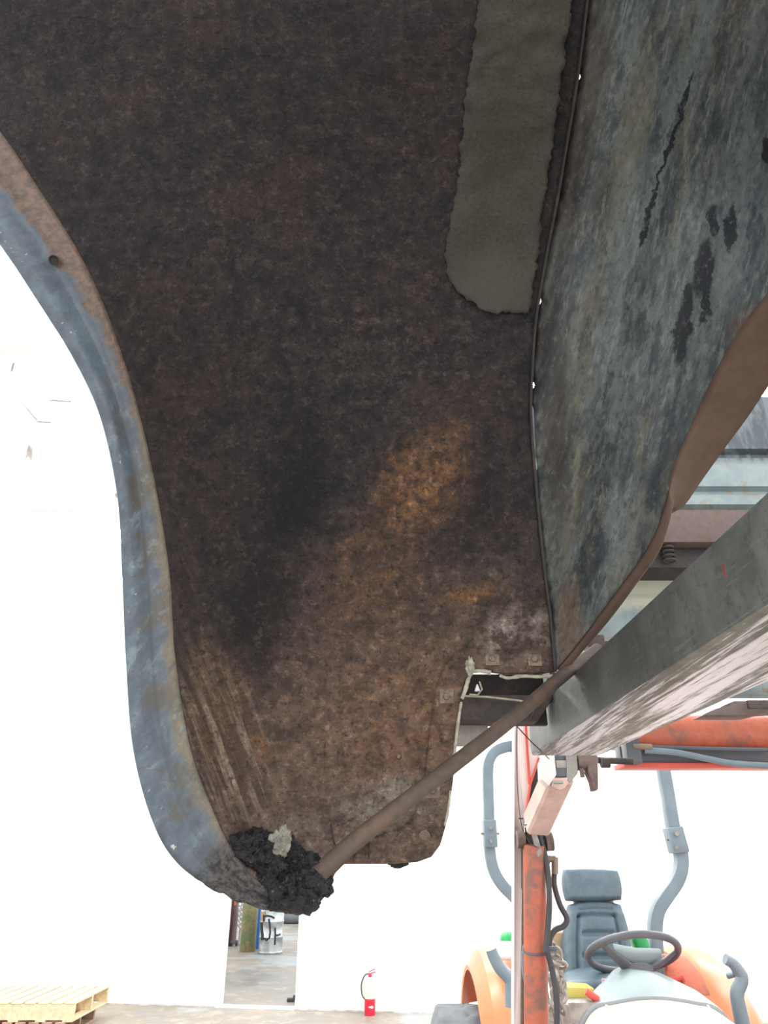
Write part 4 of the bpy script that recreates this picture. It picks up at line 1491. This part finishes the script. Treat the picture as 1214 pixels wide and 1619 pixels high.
# rear fenders, tyres, handles
AX, AZ, RT = 4.25, .50, .50
for sx, nm in ((-1, 'l'), (1, 'r')):
    cx = CX + sx * .50
    bm = bmesh.new()
    secs = []
    for k in range(25):
        a = math.radians(-5 + 150 * k / 24)
        r = RT + .25
        c = Vector((0, AX - r * math.cos(a), AZ + r * math.sin(a)))
        rad = Vector((0, -math.cos(a), math.sin(a)))
        hw = .135
        ring = []
        for t in (-1, -.9, -.6, 0, .6, .9, 1):
            drop = (.09 if t * sx > 0 else .03) * max(0, abs(t) - .5) / .5
            ring.append(Vector((cx + t * hw, 0, 0)) + c - rad * drop)
        for t in (1, .6, 0, -.6, -1):
            drop = (.09 if t * sx > 0 else .03) * max(0, abs(t) - .5) / .5 + .02
            ring.append(Vector((cx + t * hw * .97, 0, 0)) + c - rad * drop)
        secs.append(ring)
    loft(bm, secs)
    fp = part('rear_fender', bm, MAT_ORANGE, label='glossy orange rear fender')
    # inner side plate with raised corner
    bm = bmesh.new()
    xi = cx - sx * .13
    pl = [Vector((xi, AX - (RT + .235) * math.cos(math.radians(d)), AZ + (RT + .235) * math.sin(math.radians(d)))) for d in range(-5, 146, 10)]
    prism(bm, pl + [Vector((xi, AX + .3, .6))], (.012, 0, 0))
    part('fender_side', bm, MAT_ORANGE, fp)
    # tyre
    cx = CX + sx * (.66 if sx < 0 else .56)
    bm = bmesh.new()
    lathe(bm, [(.25, -.15), (.34, -.165), (.43, -.165), (.472, -.145)] + [(.482, -.13 + .02 * q) for q in range(14)] + [(.472, .145), (.43, .165), (.34, .165), (.25, .15)], (cx, AX, AZ), 176, Vector((1, 0, 0)))
    for v in bm.verts:
        dy, dz, h = v.co.y - AX, v.co.z - AZ, v.co.x - cx
        r = math.hypot(dy, dz)
        if r > .46:
            ph = 22 * math.atan2(dz, dy) / (2 * math.pi) + abs(h) * 5 + (.5 if h > 0 else 0)
            if ph - math.floor(ph) < .42:
                v.co.y += dy / r * .013; v.co.z += dz / r * .013
    ty = part('rear_tyre', bm, MAT_TYRE, label='dusty grey rear tyre')
    bm = bmesh.new(); lathe(bm, [(.25, -.05), (.25, .05), (.12, .02), (.10, .06), (.03, .07)], (cx + sx * .02, AX, AZ), 32, Vector((sx, 0, 0))); part('rim', bm, MAT_ORANGE, ty)
# grab handles
bm = bmesh.new()
tube(bm, catmull([tuple(P(x, y, 3.55)) for x, y in ((776, 1501), (780, 1512), (790, 1530), (805, 1546), (809, 1560), (811, 1592))], 30), [.026 + .012 * i / 29 for i in range(30)], 12, flat=.9)
part('grab_handle', bm, MAT_SLATE, label='slate grey grab handle')
bm = bmesh.new()
tube(bm, catmull([tuple(P(x, y, 3.5)) for x, y in ((1146, 1516), (1158, 1523), (1172, 1541), (1172, 1552), (1165, 1570), (1168, 1592), (1178, 1640))], 30), [.024 + .012 * i / 29 for i in range(30)], 12, flat=.9)
tube(bm, [P(1155, 1522, 3.5), P(1163, 1540, 3.55), P(1150, 1543, 3.58)], .012, 10)
part('grab_handle', bm, MAT_SLATE, label='slate grey grab handle')
# fender-top bits
bm = bmesh.new(); box(bm, P(803, 1503, 3.9), (.12, .12, .07), bevel=.02, seg=3); part('lamp_box', bm, MAT_WHITE)
bm = bmesh.new(); box(bm, P(808, 1487, 4.0), (.105, .1, .075), bevel=.03, seg=3); part('green_cover', bm, MAT_GREEN, label='green plastic cover on the fender')  # green plastic piece of unknown use
bm = bmesh.new(); box(bm, P(1014, 1500, 4.1), (.075, .08, .14), Matrix.Rotation(-.25, 3, 'Y'), .02, 3); part('green_cover', bm, MAT_GREEN, label='green plastic cover beside the seat')
bm = bmesh.new(); box(bm, P(876, 1503, 4.0), (.11, .1, .16), bevel=.006); part('cardboard_box', bm, MAT_CARD)
bm = bmesh.new(); prism(bm, [P(894, 1560, 3.42), P(940, 1562, 3.42), P(940, 1592, 3.42), P(900, 1590, 3.42)], (0, .12, 0), .008); part('yellow_box', bm, MAT_YELLOW, label='yellow box beside the seat')
bm = bmesh.new(); tube(bm, [P(926, 1567, 3.36), P(934, 1573, 3.36), P(946, 1580, 3.36)], [.012, .015, .012], 12); part('lever_knob', bm, MAT_RED, label='red lever knob')
bm = bmesh.new(); box(bm, P(963, 1556, 3.6), (.06, .02, .04), bevel=.004); part('pink_tag', bm, MAT_PINK)
bm = bmesh.new(); box(bm, P(918, 1612, 3.4), (.14, .12, .14), bevel=.02); part('footplate', bm, MAT_STEEL)
bm = bmesh.new(); tube(bm, [P(1056, 1553, 3.62), P(1078, 1546, 3.62)], .013, 12); tube(bm, [P(1076, 1543, 3.62), P(1080, 1553, 3.62)], .012, 10); part('lever_knob', bm, MAT_RED, label='red lever knob')
bm = bmesh.new()
prism(bm, [P(1050, 1510, 3.7), P(1085, 1512, 3.7), P(1110, 1540, 3.62), P(1125, 1575, 3.55), P(1060, 1570, 3.6)], (0, .05, 0), .006); part('side_shield', bm, MAT_ORANGE_DIRTY)
bm = bmesh.new()
box(bm, (CX, 3.75, .62), (.36, 1.3, .34), bevel=.03); box(bm, (CX, 2.85, .55), (.3, .9, .3), bevel=.03); box(bm, (CX, AX, AZ), (.8, .2, .2), bevel=.03); box(bm, (CX, 2.75, .36), (.9, .1, .12), bevel=.02)
part('chassis', bm, MAT_BLACKP)
for sx in (-1, 1):
    cx = CX + sx * .5
    bm = bmesh.new()
    lathe(bm, [(.18, -.09), (.28, -.1), (.34, -.08), (.36, 0), (.34, .08), (.28, .1), (.18, .09)], (cx, 2.75, .36), 40, Vector((1, 0, 0)))
    ft = part('front_tyre', bm, MAT_TYRE)
    bm = bmesh.new(); lathe(bm, [(.18, -.04), (.18, .04), (.06, .02), (.05, .05)], (cx + sx * .02, 2.75, .36), 28, Vector((sx, 0, 0))); part('rim', bm, MAT_ORANGE, ft)

# thin wire dangling in front of the arm
bm = bmesh.new()
tube(bm, catmull([tuple(P(x, y, z)) for x, y, z in ((817, 1148, 1.5), (817, 1190, 1.6), (818, 1240, 1.8), (821, 1280, 2.0), (826, 1310, 2.2), (838, 1333, 2.33), (850, 1340, 2.36))], 40), .0013, 6)
tube(bm, catmull([tuple(P(x, y, z)) for x, y, z in ((815, 1146, 1.5), (840, 1173, 1.58), (855, 1187, 1.66), (868, 1200, 1.9))], 24), .0013, 6)
tube(bm, [P(820, 1294, 2.05), P(827, 1294, 2.05)], .002, 6)
tag(obj('wire', bm, MAT_DARK, None), 'thin dark wire dangling from the frame rail to the loader arm', 'wire')

# ------------------------------------------------------------------ far objects
# fire extinguisher by the wall
c = PZ(584.5, 1605, 0)
ex = thing('fire_extinguisher', c, 'red fire extinguisher with cream label on the floor against the white wall', 'fire extinguisher')
k = 1.0
bm = bmesh.new(); lathe(bm, [(.058, 0), (.062, .008), (.062, .16)], c, 28); obj('cylinder_base', bm, MAT_EXT, ex)
bm = bmesh.new(); lathe(bm, [(.0625, .16), (.0625, .31), (.055, .335), (.035, .355), (.022, .365)], c, 28); obj('label_and_blown_top', bm, MAT_EXTLAB_GLARE, ex, label='cream label band with blown-out top')  # label plus the overexposed top, both put into one cream colour
bm = bmesh.new(); lathe(bm, [(.02, .365), (.022, .38), (.015, .40)], c, 16); box(bm, c + Vector((.02, -.0, .405)), (.09, .02, .012), Matrix.Rotation(-.25, 3, 'Y'), .003); box(bm, c + Vector((.02, 0, .43)), (.08, .018, .01), Matrix.Rotation(-.4, 3, 'Y'), .003); obj('valve_handle', bm, MAT_EXT, ex)
bm = bmesh.new(); tube(bm, catmull([tuple(c + Vector(v)) for v in ((-.01, -.01, .40), (-.06, -.02, .385), (-.098, -.02, .30), (-.09, -.02, .2), (-.06, -.04, .16))], 24), .010, 10); obj('hose', bm, MAT_BLACKP, ex)
bm = bmesh.new(); prism(bm, [c + Vector((x, -.0635, z)) for x, z in ((-.02, .085), (.03, .1), (.045, .085), (.03, .07))], (0, -.001, 0)); obj('sticker', bm, MAT_WHITE, ex, label='white sticker')

# pallets, one on the other
def pallet(name_mat, x0, x1, y0, y1, z, h, label, n=9):
    r = thing('wooden_pallet', ((x0 + x1) / 2, (y0 + y1) / 2, z), label, 'pallet', 'stacked pallets')
    d = .018
    w = (x1 - x0) / (n + (n - 1) * .32)
    for i in range(n):
        a = x0 + i * w * 1.32
        bm = bmesh.new(); box(bm, (a + w / 2, (y0 + y1) / 2, z + h - d / 2), (w, y1 - y0, d), bevel=.002, seg=1); obj('deck_board', bm, name_mat, r)
    for t in (0, .5, 1):
        yy = y0 + .02 + (y1 - y0 - .04) * t
        bm = bmesh.new(); box(bm, ((x0 + x1) / 2, yy, z + h / 2 - .002), (x1 - x0, .038, h - 2 * d), bevel=.003, seg=1); obj('stringer', bm, name_mat, r)
    for i in range(0, n, 2):
        a = x0 + i * w * 1.32
        bm = bmesh.new(); box(bm, (a + w / 2, (y0 + y1) / 2, z + d / 2), (w, y1 - y0, d), bevel=.002, seg=1); obj('bottom_board', bm, name_mat, r)
    return r


pn = PZ(119, 1585, .305)
pallet(MAT_PINE2, pn.x - 1.24, pn.x - .07, pn.y + .0, pn.y + .85, 0, .14, 'brown weathered pallet, the lower one of the stack')
pallet(MAT_PINE, pn.x - 1.2, pn.x, pn.y, pn.y + 1.0, .14, .165, 'pale pine pallet on top of the brown one, by the white wall')

# next room
c = PZ(391, 1504, 0)
gc = thing('gas_cylinder', c, 'tall gas cylinder with flaking green and tan paint, through the doorway', 'gas cylinder')
bm = bmesh.new(); lathe(bm, [(.135, 0), (.145, .02), (.15, 1.1), (.14, 1.25), (.09, 1.36), (.04, 1.40)], c, 28); obj('bottle', bm, MAT_CYL, gc)
bm = bmesh.new(); lathe(bm, [(.035, 1.40), (.035, 1.46), (.02, 1.5)], c, 14); obj('valve', bm, MAT_BRASS, gc)
c = PZ(406.5, 1500, 0)
bm = bmesh.new(); lathe(bm, [(.05, 0), (.052, .02), (.052, 1.3), (.03, 1.34)], c, 18)
tag(obj('blue_pipe', bm, MAT_BLUEP, None), 'bright blue upright pipe standing between cylinder and silver drum', 'pipe')
c = PZ(427, 1507, 0)
c = c + Vector((0, .0, 0))
dr = thing('steel_drum', c, 'silver steel drum daubed with black paint, through the doorway', 'drum')
bm = bmesh.new()
pr = [(.215, 0), (.225, .012), (.225, .03), (.215, .04), (.216, .25), (.226, .262), (.216, .275), (.216, .5), (.226, .512), (.216, .525), (.216, .70), (.226, .71), (.226, .73), (.21, .735), (.205, .71), (.2, .70)]
lathe(bm, pr, c, 40); obj('shell', bm, MAT_DRUM, dr)


def daub(pts, w):
    bm = bmesh.new()
    prev = None
    g = []
    for (x, z) in pts:
        a = math.asin(max(-1, min(1, x / .22)))
        g.append(c + Vector((.2295 * math.sin(a), -.2295 * math.cos(a), z)))
    tube(bm, g, w, 8, flat=.25, up=Vector((0, 1, 0)))
    return obj('paint_daub', bm, MAT_BLACKPAINT, dr)


daub([(-.12, .6), (-.06, .61), (.01, .6), (.07, .57)], .016)
daub([(-.03, .56), (-.005, .45), (.01, .35), (.0, .26), (-.05, .22), (-.1, .26)], .018)
daub([(-.16, .5), (-.15, .4), (-.13, .3), (-.12, .22)], .03)
daub([(.09, .42), (.10, .28), (.10, .15)], .016)
daub([(.1, .3), (.15, .3), (.18, .31)], .014)
daub([(-.13, .62), (-.12, .52)], .018)
bm = bmesh.new(); cpl = [(-.21, .66), (-.13, .68), (-.09, .62), (-.14, .5), (-.2, .5)]
prism(bm, [c + Vector((x, -.2275 * math.cos(math.asin(max(-.99, min(.99, x / .226)))), z)) for x, z in cpl], (0, -.002, 0)); obj('tan_label', bm, MAT_CARD, dr)
c = PZ(461, 1459, 0)
ty = thing('loose_tyre', c, 'dark tyre lying on the floor behind the silver drum', 'tyre')
bm = bmesh.new(); torus(bm, c + Vector((0, 0, .13)), .26, .13, Matrix.Identity(3), 36, 14); obj('carcass', bm, MAT_TYRE, ty)
c = PZ(366, 1496, 0)
bm = bmesh.new(); box(bm, c + Vector((-.22, .25, .62)), (.42, .5, 1.24), bevel=.01)
cabn = thing('tool_cabinet', c + Vector((-.22, .25, 0)), 'dark maroon tool cabinet just inside the doorway', 'cabinet')
obj('body', bm, MAT_MAROON, cabn)
bm = bmesh.new(); box(bm, c + Vector((.0, -.005, .95)), (.03, .03, .5), bevel=.004); obj('corner_strip', bm, plain('orange_strip', (.7, .2, .08), .4), cabn, label='orange corner strip')
bm = bmesh.new()
for kx in range(3):
    lathe(bm, [(.05, -.02), (.05, .02)], c + Vector((-.1 + kx * .1, -.02, .055)), 16, Vector((1, 0, 0)))
obj('caster', bm, MAT_RUBBER, cabn)
c2 = PZ(377.5, 1494, 0)
bm = bmesh.new()
for k in range(9):
    torus(bm, c2 + Vector((.0, .1, .3 + k * .085)), .07, .016, Matrix.Rotation(.5, 3, 'Y'), 20, 8)
cyl(bm, c2 + Vector((0, .1, 0)), c2 + Vector((0, .1, 1.1)), .03, 12)
tag(obj('hose_coil', bm, MAT_WHITE, None), 'white coiled hose hanging between maroon cabinet and green cylinder', 'hose')
c = PZ(459, 1585, 0)
bm = bmesh.new(); box(bm, c + Vector((0, .05, .02)), (.10, .06, .04), bevel=.012); box(bm, c + Vector((.04, .04, .045)), (.03, .03, .05), bevel=.008)
tag(obj('door_stop', bm, MAT_DARK, None), 'small dark door stop on the floor at the right side of the doorway', 'door stop')

# small bracket fixture under the ceiling on the left
def on_ceiling(px, py, drop=.04): return PZ(px, py, H_ROOM - drop)


cb_ = thing('ceiling_bracket', on_ceiling(45, 717), 'small grey bracket with thin stays under the white ceiling, far left', 'bracket')
bm = bmesh.new(); prism(bm, [on_ceiling(40, 724), on_ceiling(44, 708), on_ceiling(50, 716), on_ceiling(49, 730), on_ceiling(46, 722)], (0, 0, .04)); obj('bracket_body', bm, MAT_STEEL, cb_)
for pa, pb, r_ in (((22, 622), (58, 664), .006), ((58, 666), (80, 668), .010), ((78, 633), (112, 635), .008)):
    bm = bmesh.new(); tube(bm, [on_ceiling(*pa, .02), on_ceiling(*pb, .02)], r_, 6); obj('stay', bm, MAT_STEEL, cb_)
